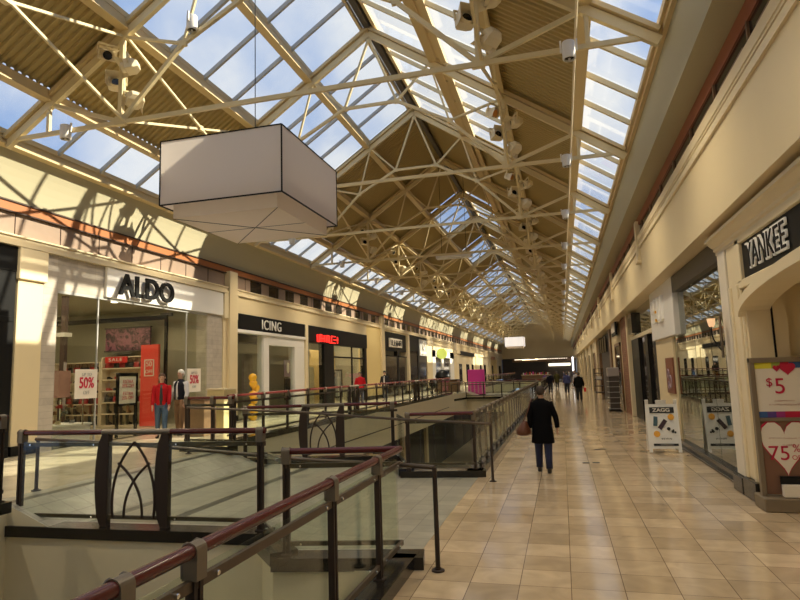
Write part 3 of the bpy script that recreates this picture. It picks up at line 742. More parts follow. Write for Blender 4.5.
# ALDO
t = thing('shoe_shopfront','shoe shop window with grey strip tiles under the white signboard','shop front',SP(-15,19.5,0))
for q_ in ((-15.5,-14.92,14.39,14.92,0,5.92),(-15.5,-14.95,14.92,16.88,4.86,5.92),(-15.5,-14.95,23.1,24.28,0,4.85)): sb(MB(),*q_).build('tile_surround',M['greytile'],t)
b = MB(); pane(b,14.92,16.66,.05,4.85); pane(b,16.70,20.35,.05,4.85,-15.0); pane(b,20.40,21.6,.05,4.85); pane(b,21.64,23.1,.05,4.85); b.build('pane',M['shopglass'],t)
b = MB()
for y in (16.66,21.6): sb(b,-15.02,-14.97,y,y+.045,0,4.85)
sb(b,-15.05,-14.95,14.9,23.1,4.78,4.86); b.build('glazing_frame',M['bar'],t)
b = MB()
for y in (16.68,21.62): 
    for z in (2.6,): p = SP(-14.95,y,z); b.ell(p,.02,.02,.02,8,6)
b.build('glass_clip',M['chrome'],t,True)
t = thing('signboard','white signboard with four big black letters above the shoe shop window','sign',SP(-14.8,20.5,4.87))
sb(MB(),-15.3,-14.85,16.9,24.22,4.87,5.92).build('board',M['white'],t,bevel=.01)
text('letters','ALDO',.80,SP(-14.70,18.85,5.34),EY,EZ,M['black'],t,.03,sx=1.04,spacing=1.04,bold=.02)
# shop contents (facing the window)
def shelf_unit(label, x0, x1, y, z1, n, group='shoe shelving units', depth=.5):
    t = thing('display_shelf', label, 'shelf', SP((x0+x1)/2,y,0), group)
    sb(MB(),x0,x1,y,y+.06,0,z1).build('back_panel',M['shelf'],t)
    for x in (x0,x1): sb(MB(),x-.04,x+.04,y-depth,y,0,z1).build('side_panel',M['shelf'],t)
    for k in range(n+1): sb(MB(),x0,x1,y-depth,y,z1*k/n,z1*k/n+.05).build('shelf_board',M['shelf'],t)
    return t
su1 = shelf_unit('cream shoe shelf under the small red strip',-20.55,-18.25,23.7,3.1,6)
su2 = shelf_unit('cream shoe shelf seen behind the left percent sign',-23.2,-20.65,23.7,2.9,6)
def shoe(kind, x, y, z, col, label, group, rot=0):
    o = MB()
    if kind == 'boot':
        o.loft([(0,.02,0,.045,.12),(0,.02,.05,.05,.12),(0,-.03,.10,.045,.07),(0,-.05,.2,.045,.05),(0,-.05,.36,.055,.06),(0,-.05,.37,.045,.05)],10)
    elif kind == 'bag':
        o.loft([(0,0,0,.16,.06),(0,0,.02,.17,.07),(0,0,.17,.15,.05),(0,0,.19,.13,.03)],4+8); o.tube([(-.10,0,.18),(-.08,0,.30),(.08,0,.30),(.10,0,.18)],.01,6)
    else:
        o.loft([(0,.0,0,.045,.13),(0,.0,.03,.05,.135),(0,-.03,.06,.045,.09),(0,-.07,.09,.035,.05)],10)
    ob = o.build({'boot':'boot','bag':'handbag','shoe':'shoe'}[kind],cm('goods_'+col[0],col[1],.5),None,True)
    ob.location = SP(x,y,z); ob.rotation_euler = (0,0,rot); return tag(ob,label,{'boot':'boot','bag':'bag','shoe':'shoe'}[kind],group)
cols = [('black',(.02,.02,.02)),('brown',(.20,.08,.03)),('tan',(.45,.25,.10)),('red',(.4,.03,.03)),('cream',(.6,.5,.35)),('grey',(.2,.2,.2))]
n = 0
for (x0,x1,z1,nm) in ((-20.55,-18.25,3.1,'under the red strip'),(-23.2,-20.65,2.9,'behind the percent sign')):
    for k in range(6):
        kind = 'boot' if k in (0,1) else ('bag' if k in (2,5) else 'shoe')
        for j in range(6):
            c = cols[(k*3+j*2+n)%6]; 
            if kind == 'boot': c = cols[(j//3)%2 if k else 0]
            shoe(kind, x0+.28+(x1-x0-.5)*j/5, 23.42, z1*k/6+.06, c, '%s %s, %s %s' % (c[0],{'boot':'tall boot','bag':'handbag','shoe':'low shoe'}[kind],['leftmost','second','third','fourth','fifth','rightmost'][j]+' '+['on the bottom row','on row two','on row three','on row four','on row five','on the top row'][k],nm), 'footwear and bags on the shoe shelves', rot=.4*((j*7+k)%3-1)); n += 1
t = thing('sale_strip','small red strip with white lettering on top of the shoe shelf','sign',SP(-19.7,23.1,2.85),)
sb(MB(),-20.3,-19.1,23.12,23.16,2.86,3.14).build('board',M['sale_red'],t)
text('letters','SALE',.17,SP(-19.7,23.08,3.0),EX,EZ,M['paper'],t,.004,sx=1.4,spacing=1.2)
t = thing('promo_banner','tall red free-standing banner with a white framed mark in the shoe shop','sign',SP(-17.7,22.9,0))
sb(MB(),-18.15,-17.25,22.85,22.98,0.02,3.6).build('panel',M['red'],t)
b = MB(); 
for (x0,x1,z0,z1) in ((-17.95,-17.45,2.9,2.94),(-17.95,-17.45,2.2,2.24),(-17.95,-17.91,2.2,2.94),(-17.49,-17.45,2.2,2.94)): sb(b,x0,x1,22.82,22.85,z0,z1)
b.build('white_square_mark',M['paper'],t); text('letters','50',.24,SP(-17.7,22.82,2.73),EX,EZ,M['paper'],t,.004); text('letters','OFF',.17,SP(-17.7,22.82,2.40),EX,EZ,M['paper'],t,.004)
t = thing('wall_picture','wide dark purple floral picture on the shoe shop wall','picture',SP(-19.6,23.75,3.5))
sb(MB(),-20.85,-18.4,23.75,23.85,3.45,4.5).build('canvas',M['art'],t); b = MB(); sb(b,-20.9,-18.35,23.72,23.86,3.4,3.46); sb(b,-20.9,-18.35,23.72,23.86,4.48,4.54); b.build('frame',M['int_dark'],t)
header('dark ceiling rail across the back of the shoe shop',23.4,23.5,4.9,5.05,'int_dark',x=-17.0,d=0,name='lighting_track')
bpy.data.objects['lighting_track'].data.transform(Matrix.Identity(4))
b = MB(); sb(b,-23.9,-17.3,23.3,23.42,4.75,4.95); sb(b,-17.3,-17.18,23.3,23.42,0,4.95); tag(b.build('portal_frame',M['black']),'black portal frame around the back of the shoe shop','frame')
t = thing('support_column','brown wooden column with a white bracket inside the shoe shop','column',SP(-18.2,18.6,0))
sb(MB(),-18.3,-18.1,18.5,18.65,0,5.3).build('shaft',cm('dark_brown',(.08,.05,.04)),t); sb(MB(),-18.4,-18.0,18.4,18.75,3.75,3.9).build('bracket',M['white'],t)
t = thing('display_table','low white display table with shoes near the left glass','table',SP(-16.8,17,0))
sb(MB(),-17.5,-16.0,15.6,17.6,.02,.55).build('plinth',M['white'],t); sb(MB(),-17.55,-15.95,15.55,17.65,.55,.62).build('top',M['white'],t)
for i in range(6):
    shoe('shoe',-16.3-(i%2)*.5,15.9+.3*i,.64,cols[[0,0,4,1,5,0][i]],'%s %s low shoe on the white table behind the left glass' % (ORD[i], cols[[0,0,4,1,5,0][i]][0]),'shoes on the display table',rot=1.2)
t = thing('glass_display_rack','glass shelved rack with small goods behind the left window pane','shelf',SP(-15.8,15.8,.9))
for z in (.95,1.15,1.4): sb(MB(),-16.3,-15.4,15.0,16.6,z,z+.03).build('glass_shelf',M['glass'],t)
for y in (15.0,16.6):
    for x in (-16.3,-15.4): sb(MB(),x-.02,x+.02,y-.02,y+.02,.02 if False else .62,1.45).build('leg',M['chrome'],t)
for i in range(7): shoe('shoe',-15.8,15.15+.22*i,.99 if i%2 else 1.19,cols[(i*2+1)%6],'%s %s shoe on the glass rack by the left pane' % (ORD[i], cols[(i*2+1)%6][0]),'goods on the glass rack',rot=1.3)
def sign50(label, y0, y1, z0, z1, small=False):
    t = thing('percent_sign',label,'sign',SP(-14.94,(y0+y1)/2,z0),'percent signs on the shoe shop glass')
    sb(MB(),-14.96,-14.93,y0,y1,z0,z1).build('sheet',M['paper'],t)
    text('letters','50%',.37,SP(-14.92,(y0+y1)/2,(z0+z1)/2+.02),EY,EZ,M['redink'],t,.003,sx=.78,bold=.006)
    text('letters','UP TO',.11,SP(-14.92,(y0+y1)/2,(z0+z1)/2+.3),EY,EZ,M['bar'],t,.003); text('letters','OFF',.12,SP(-14.92,(y0+y1)/2,(z0+z1)/2-.28),EY,EZ,M['bar'],t,.003)
sign50('white percent sign on the left window pane of the shoe shop',15.75,16.68,1.48,2.42)
sign50('white percent sign on the right window pane beside the white haired man',21.65,22.6,1.48,2.45)
t = thing('pink_notice','dull pink notice panel left of the percent sign in the shoe shop window','sign',SP(-15.1,15.4,1.55)); sb(MB(),-15.12,-15.08,15.05,15.72,1.55,2.38).build('sheet',cm('dull_pink',(.42,.22,.18)),t)
t = thing('floor_sign_stand','black framed stand with a white discount sheet inside the shoe shop door','sign',SP(-15.3,18.6,0))
for y in (18.05,19.02): sb(MB(),-15.36,-15.28,y,y+.09,0.02,2.3).build('leg',M['black'],t)
b = MB(); sb(b,-15.36,-15.28,18.05,19.1,2.18,2.3); sb(b,-15.36,-15.28,18.05,19.1,1.12,1.2); b.build('crossbar',M['black'],t)
sb(MB(),-15.34,-15.30,18.14,19.02,1.2,2.18).build('sheet',M['paper'],t)
for z, s_ in ((1.98,'EXTRA'),(1.83,'20% OFF'),(1.55,'EXTRA'),(1.40,'20% OFF')): text('letters',s_,.13,SP(-15.27,18.58,z),EY,EZ,M['redink'],t,.002)
# area lights added as fill inside the left shops
def shop_fill(x,y,z,power,size,col=(1,.80,.55),label='added fill light under a shop ceiling'):
    ld = bpy.data.lights.new('added_shop_light','AREA'); ld.energy = power; ld.shape = 'RECTANGLE'; ld.size = size[0]; ld.size_y = size[1]; ld.color = col
    lo = bpy.data.objects.new('added_shop_light',ld); COL.objects.link(lo); lo.location = SP(x,y,z); return lo
shop_fill(-19,19,5.25,110,(4,6)); shop_fill(-19,29,5.1,22,(3,5)); shop_fill(-16.6,41,5.1,110,(1.5,5)); shop_fill(-18.5,53,5.2,25,(3,6)); shop_fill(-18,77,5.2,120,(3,10)); shop_fill(-18,98,5.2,140,(3,14)); shop_fill(-18,120,5.2,140,(3,14)); shop_fill(-18,137,5.2,90,(3,10)); shop_fill(-18,151,5.2,90,(3,10))
for i in range(5):  # glowing downlights added to light the shoe shop
    p = SP(-16.6-1.1*(i%2),15.8+1.6*i,5.26)
    tag(MB().lathe([(.001,.03),(.09,.03),(.10,0),(.07,-.002),(.001,.005)],p,14,False).build('added_downlight',M['glow'],None,True),'%s added round recessed downlight from the left in the shoe shop ceiling' % ORD[i],'lamp','added shoe shop downlights')

# ICING
t = thing('accessory_shopfront','black sign shopfront with white door frames','shop front',SP(-15,29,0))
b = MB(); sb(b,-15.3,-14.85,25.4,33.25,4.33,5.1); b.build('black_signboard',M['black'],t,bevel=.01)
text('letters','ICING',.56,SP(-14.80,28.9,4.68),EY,EZ,M['white'],t,.015,sx=1.05,spacing=1.12)
b = MB(); sb(b,-15.3,-14.8,25.4,33.25,4.18,4.33); sb(b,-15.3,-14.9,28.2,28.75,0,4.18); sb(b,-15.3,-14.9,31.9,33.25,0,4.18); sb(b,-15.3,-14.89,28.7,33.22,3.7,4.17); sb(b,-15.3,-14.92,25.4,25.55,0,4.2); b.build('white_frame',M['white'],t,bevel=.008)
b = MB(); pane(b,25.55,28.2,.05,4.18,-15.05); pane(b,28.75,31.9,.05,3.7,-15.05); b.build('pane',M['shopglass'],t)
header('dark upper wall inside the black sign shop',25.6,33,3.9,5.2,'int_dark',x=-16.5,d=0,name='shop_bulkhead')
for i,(y,c_) in enumerate(((26,'int_dark'),(27.1,'terra'),(29.6,'greytile'),(31,'interior'))):
    t = thing('display_board','%s display board standing in the black sign shop' % ['dark lettered','reddish shelved','grey strip','plain pale'][i],'panel',SP(-16.9,y+.5,0))
    sb(MB(),-17.0,-16.85,y,y+.95,0.02,3.3).build('board',M[c_],t)
    if i == 0: text('letters','BO',.42,SP(-16.82,y+.45,1.35),EY,EZ,M['paper'],t,.01); text('letters','B',.42,SP(-16.82,y+.3,.85),EY,EZ,M['paper'],t,.01)
    if i == 1:
        for k in range(6): sb(MB(),-16.85,-16.7,y+.05,y+.9,.5+.42*k,.54+.42*k).build('shelf_board',M['wood'],t)
t = thing('window_poster','dark poster with a pale oval in the black sign shop window','poster',SP(-15.1,31.3,1.0)); sb(MB(),-15.14,-15.1,30.95,31.75,2.0,2.95).build('sheet',cm('mauve',(.25,.17,.22)),t); sb(MB(),-15.14,-15.1,31.0,31.75,.7,1.9).build('lower_sheet',M['black'],t)
p = SP(-15.08,31.4,2.5); MB().ell(p,.01,.14,.24,12,8).build('pale_oval',M['paper'],t,True)
# balloons
t = thing('balloon_column','tied column of orange yellow balloons in front of the black sign shop','balloons',SP(-14.2,27,0))
BS = 1.15
for i,(dx,dz) in enumerate(((0,2.0),(.05,1.72),(.28,1.5),(.0,1.2),(.12,.95),(-.1,.6),(.1,.4),(0,.15))):
    p = SP(-14.2,25.75+dx,dz); b = MB(); b.loft([(p[0],p[1],p[2]+h_*BS,r_*BS,r_*BS) for h_,r_ in ((-.155,.004),(-.14,.03),(-.09,.095),(-.02,.13),(.05,.125),(.11,.075),(.135,.01))],14)
    b.build('balloon',M['yellow'],t,True)
MB().tube([SP(-14.2,25.85,.02),SP(-14.2,25.85,2.0)],.006,5).build('ribbon',M['white'],t)
# red letter store
t = thing('red_letter_shopfront','black fronted shop with glowing red letters','shop front',SP(-15,39.5,0))
b = MB(); sb(b,-15.3,-14.85,33.65,45.2,4.05,5.1); sb(b,-15.3,-14.9,36.4,38.1,0,4.1); sb(b,-15.3,-14.9,44.7,45.2,0,4.1); sb(b,-15.3,-14.9,33.65,33.95,0,4.1); b.build('black_frame',M['black'],t)
marks('glowing_letters', SP(-14.82,35.1,4.17), SP(-14.82,38.7,4.17), .34, 9, cm('red_neon',(1,.03,.03),.5,emit=1.2,ecol=(1,.03,.02)), t, 3)
b = MB(); pane(b,33.95,36.4,.1,4.05); pane(b,38.1,44.7,.1,4.05); b.build('pane',M['shopglass'],t)
b = MB(); 
for y in (41.9,): sb(b,-15.05,-14.95,y,y+.1,0,4.05)
sb(b,-15.05,-14.95,38.1,44.7,3.2,3.3); b.build('glazing_frame',M['black'],t)
header('ochre display wall inside the red letter shop',38.2,44.9,0,3.9,'yellow_wall',x=-17.5,d=0,name='display_wall')
t = thing('window_poster','black and white fashion poster of a standing figure in the red letter shop','poster',SP(-15.1,39.3,.5)); sb(MB(),-15.14,-15.1,38.5,40.2,.45,2.4).build('sheet',M['black'],t)
b = MB(); sb(b,-15.1,-15.09,38.8,39.9,.55,2.3); b.build('photo_area',M['bar'],t)
c = SP(-15.08,39.35,0); b = MB(); b.loft([(c[0],c[1]+.05,SZ(.6),.004,.12),(c[0],c[1],SZ(1.3),.004,.16),(c[0],c[1],SZ(1.85),.004,.2),(c[0],c[1],SZ(1.95),.004,.05),(c[0],c[1],SZ(2.15),.004,.09),(c[0],c[1],SZ(2.2),.004,.02)],12); b.build('printed_figure',M['paper'],t)
t = thing('round_pendant','hanging gilded basket lamp inside the red letter shop','lamp',SP(-16,35,3.3)); c = SP(-16.2,35.6,3.4); MB().lathe([(.05,.25),(.4,.2),(.5,.0),(.42,-.2),(.1,-.28)],c,16,False).build('shade',M['yellow_wall'],t,True); MB().tube([c,(c[0],c[1],SZ(5.2))],.01,5).build('cord',M['black'],t)
# ochre pier shading board (fitting wall)
t = thing('tall_panel','cream upholstered panel leaning inside the red letter shop window','panel',SP(-15.5,35,0)); sb(MB(),-15.7,-15.6,35.3,36.3,0.02,2.6).build('panel',M['cream'],t)
# dark shops
t = thing('dark_shopfront','dark shopfront with a small white name board','shop front',SP(-15,54,0))
b = MB(); sb(b,-15.4,-15.02,49.3,58.3,4.1,5.8); sb(b,-15.3,-14.95,49.3,50.2,0,4.2); sb(b,-15.3,-14.95,54.6,55.2,0,4.2); sb(b,-15.3,-14.95,49.3,58.3,3.55,3.65); b.build('black_frame',M['black'],t)
sb(MB(),-15.0,-14.9,51.9,56.3,4.45,5.25).build('name_board',M['paper'],t); marks('name_letters', SP(-14.88,52.3,4.6), SP(-14.88,55.9,4.6), .38, 6, M['blackink'], t, 5)
b = MB(); pane(b,50.2,54.6,.1,3.55); pane(b,55.2,58.2,.1,3.55); b.build('pane',M['dark_glass'],t)
t = thing('dark_shopfront','second dark shopfront with a tall white emblem board','shop front',SP(-15,63,0))
b = MB(); sb(b,-15.4,-15.02,58.9,67.4,4.3,5.93); sb(b,-15.3,-14.95,62.9,63.5,0,4.4); b.build('black_frame',M['black'],t)
sb(MB(),-15.0,-14.9,63.8,67.3,3.9,5.7).build('emblem_board',M['bar'],t)
c = SP(-14.87,65.5,5.0); b = MB(); b.tube([(c[0],c[1]+.38*math.cos(a),c[2]+.32*math.sin(a)) for a in [2*PI*k/16 for k in range(17)]],.06,6); b.build('round_emblem',M['paper'],t); sb(MB(),-14.9,-14.86,64.1,67.0,4.1,4.35).build('emblem_bar',M['paper'],t)
b = MB(); pane(b,59,62.9,.1,4.3); pane(b,63.5,67.4,.1,3.9); b.build('pane',M['dark_glass'],t)
# lime shop
t = thing('lime_sign_shopfront','pale shopfront with a round lime green sign','shop front',SP(-15,77,0))
b = MB(); sb(b,-15.3,-14.9,70.3,72.2,0,4.7); sb(b,-15.3,-14.9,76.0,77.4,0,4.7); sb(b,-15.3,-14.9,82,85,0,4.7); sb(b,-15.3,-14.9,70.3,85,3.9,4.7); b.build('pale_frame',M['white'],t)
b = MB(); pane(b,72.2,76,.1,3.9); pane(b,77.4,82,.1,3.9); b.build('pane',M['dark_glass'],t)
p = SP(-14.3,73.2,4.3); b = MB(); b.tube([(p[0],p[1]-.12,p[2]),(p[0],p[1]+.12,p[2])],.5,20); b.build('round_lime_sign',M['lime'],t,True); sb(MB(),-15,-14.3,73.1,73.3,4.25,4.35).build('sign_arm',M['black'],t)
# far shops
def far_shop(label, y0, y1, door, sign=None, wallm='cream2'):
    t = thing('far_shopfront',label,'shop front',SP(-15,(y0+y1)/2,0))
    sb(MB(),-15.3,-15.02,y0,y1,0,4.7).build('front_wall',M[wallm],t)
    for a,c in door:
        sb(MB(),-15.02,-14.96,a,c,0.02,3.2).build('dark_door',M['dark_glass'],t)
    if sign: sb(MB(),-15,-14.85,sign[0],sign[1],4.55,5.2).build('sign_board',M[sign[2]],t)
far_shop('cream far shopfront with a narrow black doorway left of the black sign',87.5,108,[(90,92.5),(97,100),(103,105)],(91,106,'black'))
far_shop('cream far shopfront with two narrow black doorways',111,128,[(114,116),(120,122.5)],None)
far_shop('orange lit shopfront at the far end of the left row',131,144,[(134,136)],(132,140,'terra'),'orange' if False else 'yellow_wall')
far_shop('last shopfront of the left row beside the end wall',147,158,[(149,153)],None,'cream')
# people side objects
t = thing('litter_bin','brown wooden litter bin beside the white haired man','bin',(-9.55,14.55,LZ))
MB().box(-9.85,-9.3,14.25,14.85,LZ+.004,LZ+.98).build('body',M['wood'],t,bevel=.015); MB().box(-9.9,-9.25,14.2,14.9,LZ+.98,LZ+1.04).build('lid',M['tanwood'],t,bevel=.01)
t = thing('directory_block','pale yellow display block to the right of the litter bin','stand',(-9.6,15.6,LZ))
MB().box(-9.9,-9.35,15.3,15.95,LZ+.004,LZ+1.2).build('body',cm('pale_yellow',(.72,.60,.30)),t,bevel=.01); MB().box(-9.92,-9.33,15.28,15.97,LZ+1.2,LZ+1.24).build('top',M['cream2'],t)

# ------------------------------------------------------------------ RIGHT SHOPFRONTS (metres)
def bx(*a): return MB().box(*a)
struct('wall_shop_right', MB().box(8.5,8.7,Y0,YE,-.1,5).box(2.9,8.6,Y0,YE,4.3,4.5), M['interior'])
struct('floor_shop_right', bx(2.9,8.6,Y0,YE,-.95,-.002), M['leftfloor'])
b = MB()
for y in (11.0,19.0,28.4,46,60,75,90,105): b.box(2.95,8.5,y,y+.12,0,4.3)
struct('wall_shop_partition_right', b, M['interior'])
def rlight(x,y,z,p,sz,col=(1,.80,.55)):  # fill light added under the right shop ceilings, without a fixture
    ld = bpy.data.lights.new('added_shop_light','AREA'); ld.energy = p; ld.shape='RECTANGLE'; ld.size, ld.size_y = sz; ld.color = col
    o = bpy.data.objects.new('added_shop_light',ld); COL.objects.link(o); o.location = (x,y,z)
# candle shop
t = thing('classical_shopfront','cream shopfront with moulded cornice, arch and white outlined letters on black','shop front',(2.6,7,0))
b = MB(); b.box(2.57,3.1,9.58,10.16,.28,3.73); b.box(2.54,3.1,9.64,9.72,.28,3.1); b.box(2.54,3.1,10.02,10.10,.28,3.1); b.build('pilaster',M['cream2'],t,bevel=.01)
b = MB(); b.box(2.55,3.1,10.20,10.62,.26,3.73); b.build('white_pier',cm('pale_pier',(.74,.68,.56),.5),t,bevel=.008)
b = MB(); b.box(2.50,3.1,9.55,10.17,0.004,.28); b.box(2.49,3.1,10.18,10.68,0.004,.25); b.build('plinth',M['kerb'],t,bevel=.01)
# cornice profile along y
prof = [(2.70,3.72),(2.56,3.72),(2.56,3.77),(2.53,3.79),(2.53,3.83),(2.50,3.85),(2.44,3.91),(2.40,3.925),(2.40,3.97),(2.70,3.97)]
b = MB(); b.poly([(x,10.72,z) for x,z in prof],(0,-13.5,0)); b.build('cornice',M['cream2'],t)
b = MB(); b.box(2.55,2.9,-2.6,9.6,3.66,3.74); b.box(2.55,2.9,-2.6,9.6,3.02,3.14); b.box(2.55,2.9,9.42,9.6,3.1,3.74); b.build('sign_frame',M['cream2'],t,bevel=.012)
bx(2.60,2.75,-2.6,9.55,3.12,3.68).build('black_signboard',M['black'],t)
text('letters','YANKEE',.47,(2.575,8.36,3.40),NY,EZ,M['letter_white'],t,.012,sx=.86,spacing=1.0,bold=.024)
text('letters_inner','YANKEE',.47,(2.558,8.36,3.40),NY,EZ,M['black'],t,.006,sx=.86,spacing=1.0,bold=-.004)
# arch under the sign
b = MB(); arc = []
for i in range(21):
    a = PI*i/20; arc.append((5.95+3.62*math.cos(a), 2.62+.42*math.sin(a)))
for i in range(20):
    (ya,za),(yb,zb_) = arc[i],arc[i+1]
    b.poly([(2.50,ya,za),(2.50,yb,zb_),(2.50,yb,zb_+.14),(2.50,ya,za+.14)],(.4,0,0))
b.build('arch_moulding',M['cream2'],t)
b = MB()
for i in range(20):
    (ya,za),(yb,zb_) = arc[i],arc[i+1]
    b.poly([(2.60,ya,za+.14),(2.60,yb,zb_+.14),(2.60,yb,3.05),(2.60,ya,3.05)],(.2,0,0))
b.build('spandrel',M['cream'],t)
bx(3.60,3.65,3.0,9.7,0.01,3.1).build('recess_wall',M['cream'],t); bx(3.1,3.6,9.62,9.72,0.01,3.06).build('recess_side_wall',M['cream'],t); bx(2.60,3.1,9.50,9.58,.2,3.06).build('recess_side_panel',M['cream'],t); bx(2.90,2.925,9.485,9.50,.2,3.0).build('door_gap',M['black'],t); bx(2.6,3.62,3.0,9.62,3.06,3.12).build('recess_ceiling',M['cream'],t)
b = bx(3.54,3.6,5.2,5.4,.01,3.0).box(3.54,3.6,8.4,8.6,.01,3.0); b.build('door_frame',M['cream2'],t)
t = thing('gooseneck_lamp','small peach glass wall lamp on a curled wire bracket by the pier','lamp',(2.43,10.55,2.3))
MB().lathe([(.035,-.07),(.05,-.03),(.065,.06),(.06,.06),(.03,-.06)],(2.36,10.55,2.62),14,False).build('shade',cm('peach_glass',(.85,.55,.35),.3,emit=.5,ecol=(1,.6,.3)),t,True)
MB().tube([(2.36,10.55,2.55),(2.35,10.55,2.48),(2.36,10.5,2.35),(2.42,10.42,2.2),(2.455,10.4,2.15)],.011,6).build('bracket',M['black'],t,True)
bx(2.44,2.458,10.33,10.43,2.05,2.7).build('backplate',M['bronze'],t)
# poster stand
t = thing('poster_stand','taupe wooden stand with a price poster above a heart shaped discount poster','sign',(2.9,9.25,0))
b = MB(); b.box(2.49,2.55,9.22,9.32,.18,2.02); b.box(3.40,3.47,9.22,9.32,.18,2.02); b.box(2.49,3.47,9.215,9.325,1.95,2.02); b.box(2.55,3.40,9.22,9.32,1.16,1.21); b.build('frame',M['tanwood'],t,bevel=.006)
b = bx(2.46,3.55,9.05,9.5,0.004,.18); b.build('base',M['tanwood'],t,bevel=.012)
c = bx(2.55,3.40,9.25,9.28,1.21,1.95).build('upper_poster',M['paper'],t)
b = MB(); cs = ['yellow','int_green','red','pink','transom']
def strip(z0,z1,y,cols_,x0=2.55,x1=3.40):
    for i,k in enumerate(cols_):
        xa = x0+(x1-x0)*i/len(cols_); xb = x0+(x1-x0)*(i+1)/len(cols_)
        bx(xa,xb,y-.004,y,z0,z1).build('colour_patch',k,t)
blue = cm('ink_blue',(.03,.10,.30)); yel = cm('ink_yellow',(.75,.68,.05)); grn = cm('ink_green',(.35,.45,.08)); mag = cm('ink_magenta',(.35,.03,.20)); vio = cm('ink_violet',(.10,.05,.25)); rd = cm('ink_red',(.5,.01,.05))
strip(1.87,1.95,9.25,[yel,yel,grn,rd,blue,blue,vio,mag]); strip(1.21,1.29,9.25,[blue,vio,mag,rd,rd,mag,rd,mag])
def heart(b, cx, cz, w_, h_, y, d=.004, n=24):
    pts = []
    for i in range(n):
        a = 2*PI*i/n; x = 16*math.sin(a)**3; z = 13*math.cos(a)-5*math.cos(2*a)-2*math.cos(3*a)-math.cos(4*a)
        pts.append((cx+x/32*w_, y, cz+(z+2.5)/29*h_))
    return b.poly(pts,(0,-d,0))
heart(MB(),2.95,1.855,.20,.17,9.243).build('large_heart',rd,t); heart(MB(),2.82,1.865,.09,.09,9.243).build('small_heart',rd,t)
text('letters','$',.16,(2.715,9.244,1.68),EX,EZ,rd,t,.002); text('letters','5',.30,(2.84,9.244,1.62),EX,EZ,rd,t,.002)
text('letters','select fragrances',.036,(2.86,9.244,1.43),EX,EZ,rd,t,.001) if False else marks('small_print',(2.76,9.244,1.425),(3.0,9.244,1.425),.015,12,cm('faint_red',(.5,.25,.2)),t,8)
marks('small_print',(2.69,9.244,1.375),(3.08,9.244,1.375),.015,20,cm('faint_red',(.5,.25,.2)),t,9)
bx(2.55,3.40,9.25,9.28,.20,1.16).build('lower_poster',cm('wine_back',(.20,.10,.06)),t)
heart(MB(),2.83,.80,.62,.76,9.249).build('heart_border',rd,t); heart(MB(),2.83,.80,.58,.71,9.243).build('cream_heart',M['paper'],t)
text('letters','75',.27,(2.745,9.236,.73),EX,EZ,rd,t,.002); text('letters','%',.14,(2.955,9.236,.80),EX,EZ,rd,t,.002); text('letters','OFF',.085,(2.965,9.236,.68),EX,EZ,rd,t,.002); marks('small_print',(2.64,9.236,.93),(3.08,9.236,.93),.012,20,cm('faint_red',(.5,.25,.2)),t,4); marks('small_print',(2.8,9.236,.84),(2.95,9.236,.84),.02,6,cm('faint_red',(.5,.25,.2)),t,5)
bx(2.72,3.3,9.10,9.2,.19,.34).build('leaflet_tray',M['paper'],t); bx(2.72,3.3,9.20,9.24,.34,.44).build('tray_back',M['black'],t)
# glass shop
t = thing('glass_shopfront','large reflective shop window with a dark brown header','shop front',(2.75,13,0))
bx(2.62,2.9,10.72,15.2,3.66,4.04).build('dark_header',cm('dark_taupe',(.09,.075,.05),.5),t,bevel=.01)
b = MB()
for a,c in ((10.75,12.4),(12.43,13.8),(13.83,16.15)): b.box(2.745,2.755,a,c,.16,3.66)
b.build('pane',M['mirrorglass'],t)
b = bx(2.66,2.80,10.7,16.15,0.004,.16); b.box(2.60,2.80,10.7,16.15,.004,.05); b.build('stone_sill',M['kerb'],t,bevel=.008)
bx(2.9,2.95,11.2,15.1,0.0,1.2).build('display_back',M['int_green'],t)
for i in range(8):
    y = 11.6+i*.45; tag(MB().lathe([(.13,0),(.14,.02),(.12,.3),(.06,.42),(.09,.6),(.12,.7),(.10,.85),(.02,.9)],(3.3,y,1.0+.1*(i%3)),14).build('vase',cm('vase_green',(.10,.13,.08),.3),None,True),'%s dim dark vase from the near end behind the reflective window' % ORD[i],'vase','vases behind the reflective window')
tag(bx(3.1,3.6,11.3,15,0.004,1.0).build('display_plinth',M['int_dark'],None,bevel=.01),'low dark display plinth behind the large reflective window','stand')
rlight(5,14,4.2,18,(2,4)); rlight(5,7,4.2,10,(2,4))
# white sign box
t = thing('sign_box','white projecting sign box with small pale and yellow letters','sign',(2.75,17,2.7))
bx(2.62,2.88,15.25,18.9,2.68,4.06).build('box',M['white'],t,bevel=.01)
marks('letters',(2.60,18.3,3.15),(2.60,16.0,3.15),.62,4,cm('letter_white',(.95,.95,.92),.3),t,11); marks('yellow_letter',(2.59,17.9,3.2),(2.59,17.5,3.2),.45,1,M['yellow'],t,2)
tag(bx(2.70,3.1,16.2,18.9,0.004,2.67).build('wall_pier',M['cream'],None,bevel=.01),'plain cream wall below the white sign box','wall panel')
t = thing('framed_poster','reddish brown poster with round grey marks by the sandwich board','poster',(2.68,16.7,1.3))
bx(2.66,2.70,16.2,17.25,1.25,2.15).build('sheet',cm('rust_brown',(.22,.07,.035),.5),t); 
for yy,zz,r_ in ((16.85,1.75,.11),(16.6,1.55,.15),(16.85,1.45,.09)): MB().tube([(2.65,yy+r_*math.cos(a),zz+r_*math.sin(a)) for a in [2*PI*k/12 for k in range(13)]],.02,5).build('round_mark',cm('mauve2',(.35,.25,.28)),t)
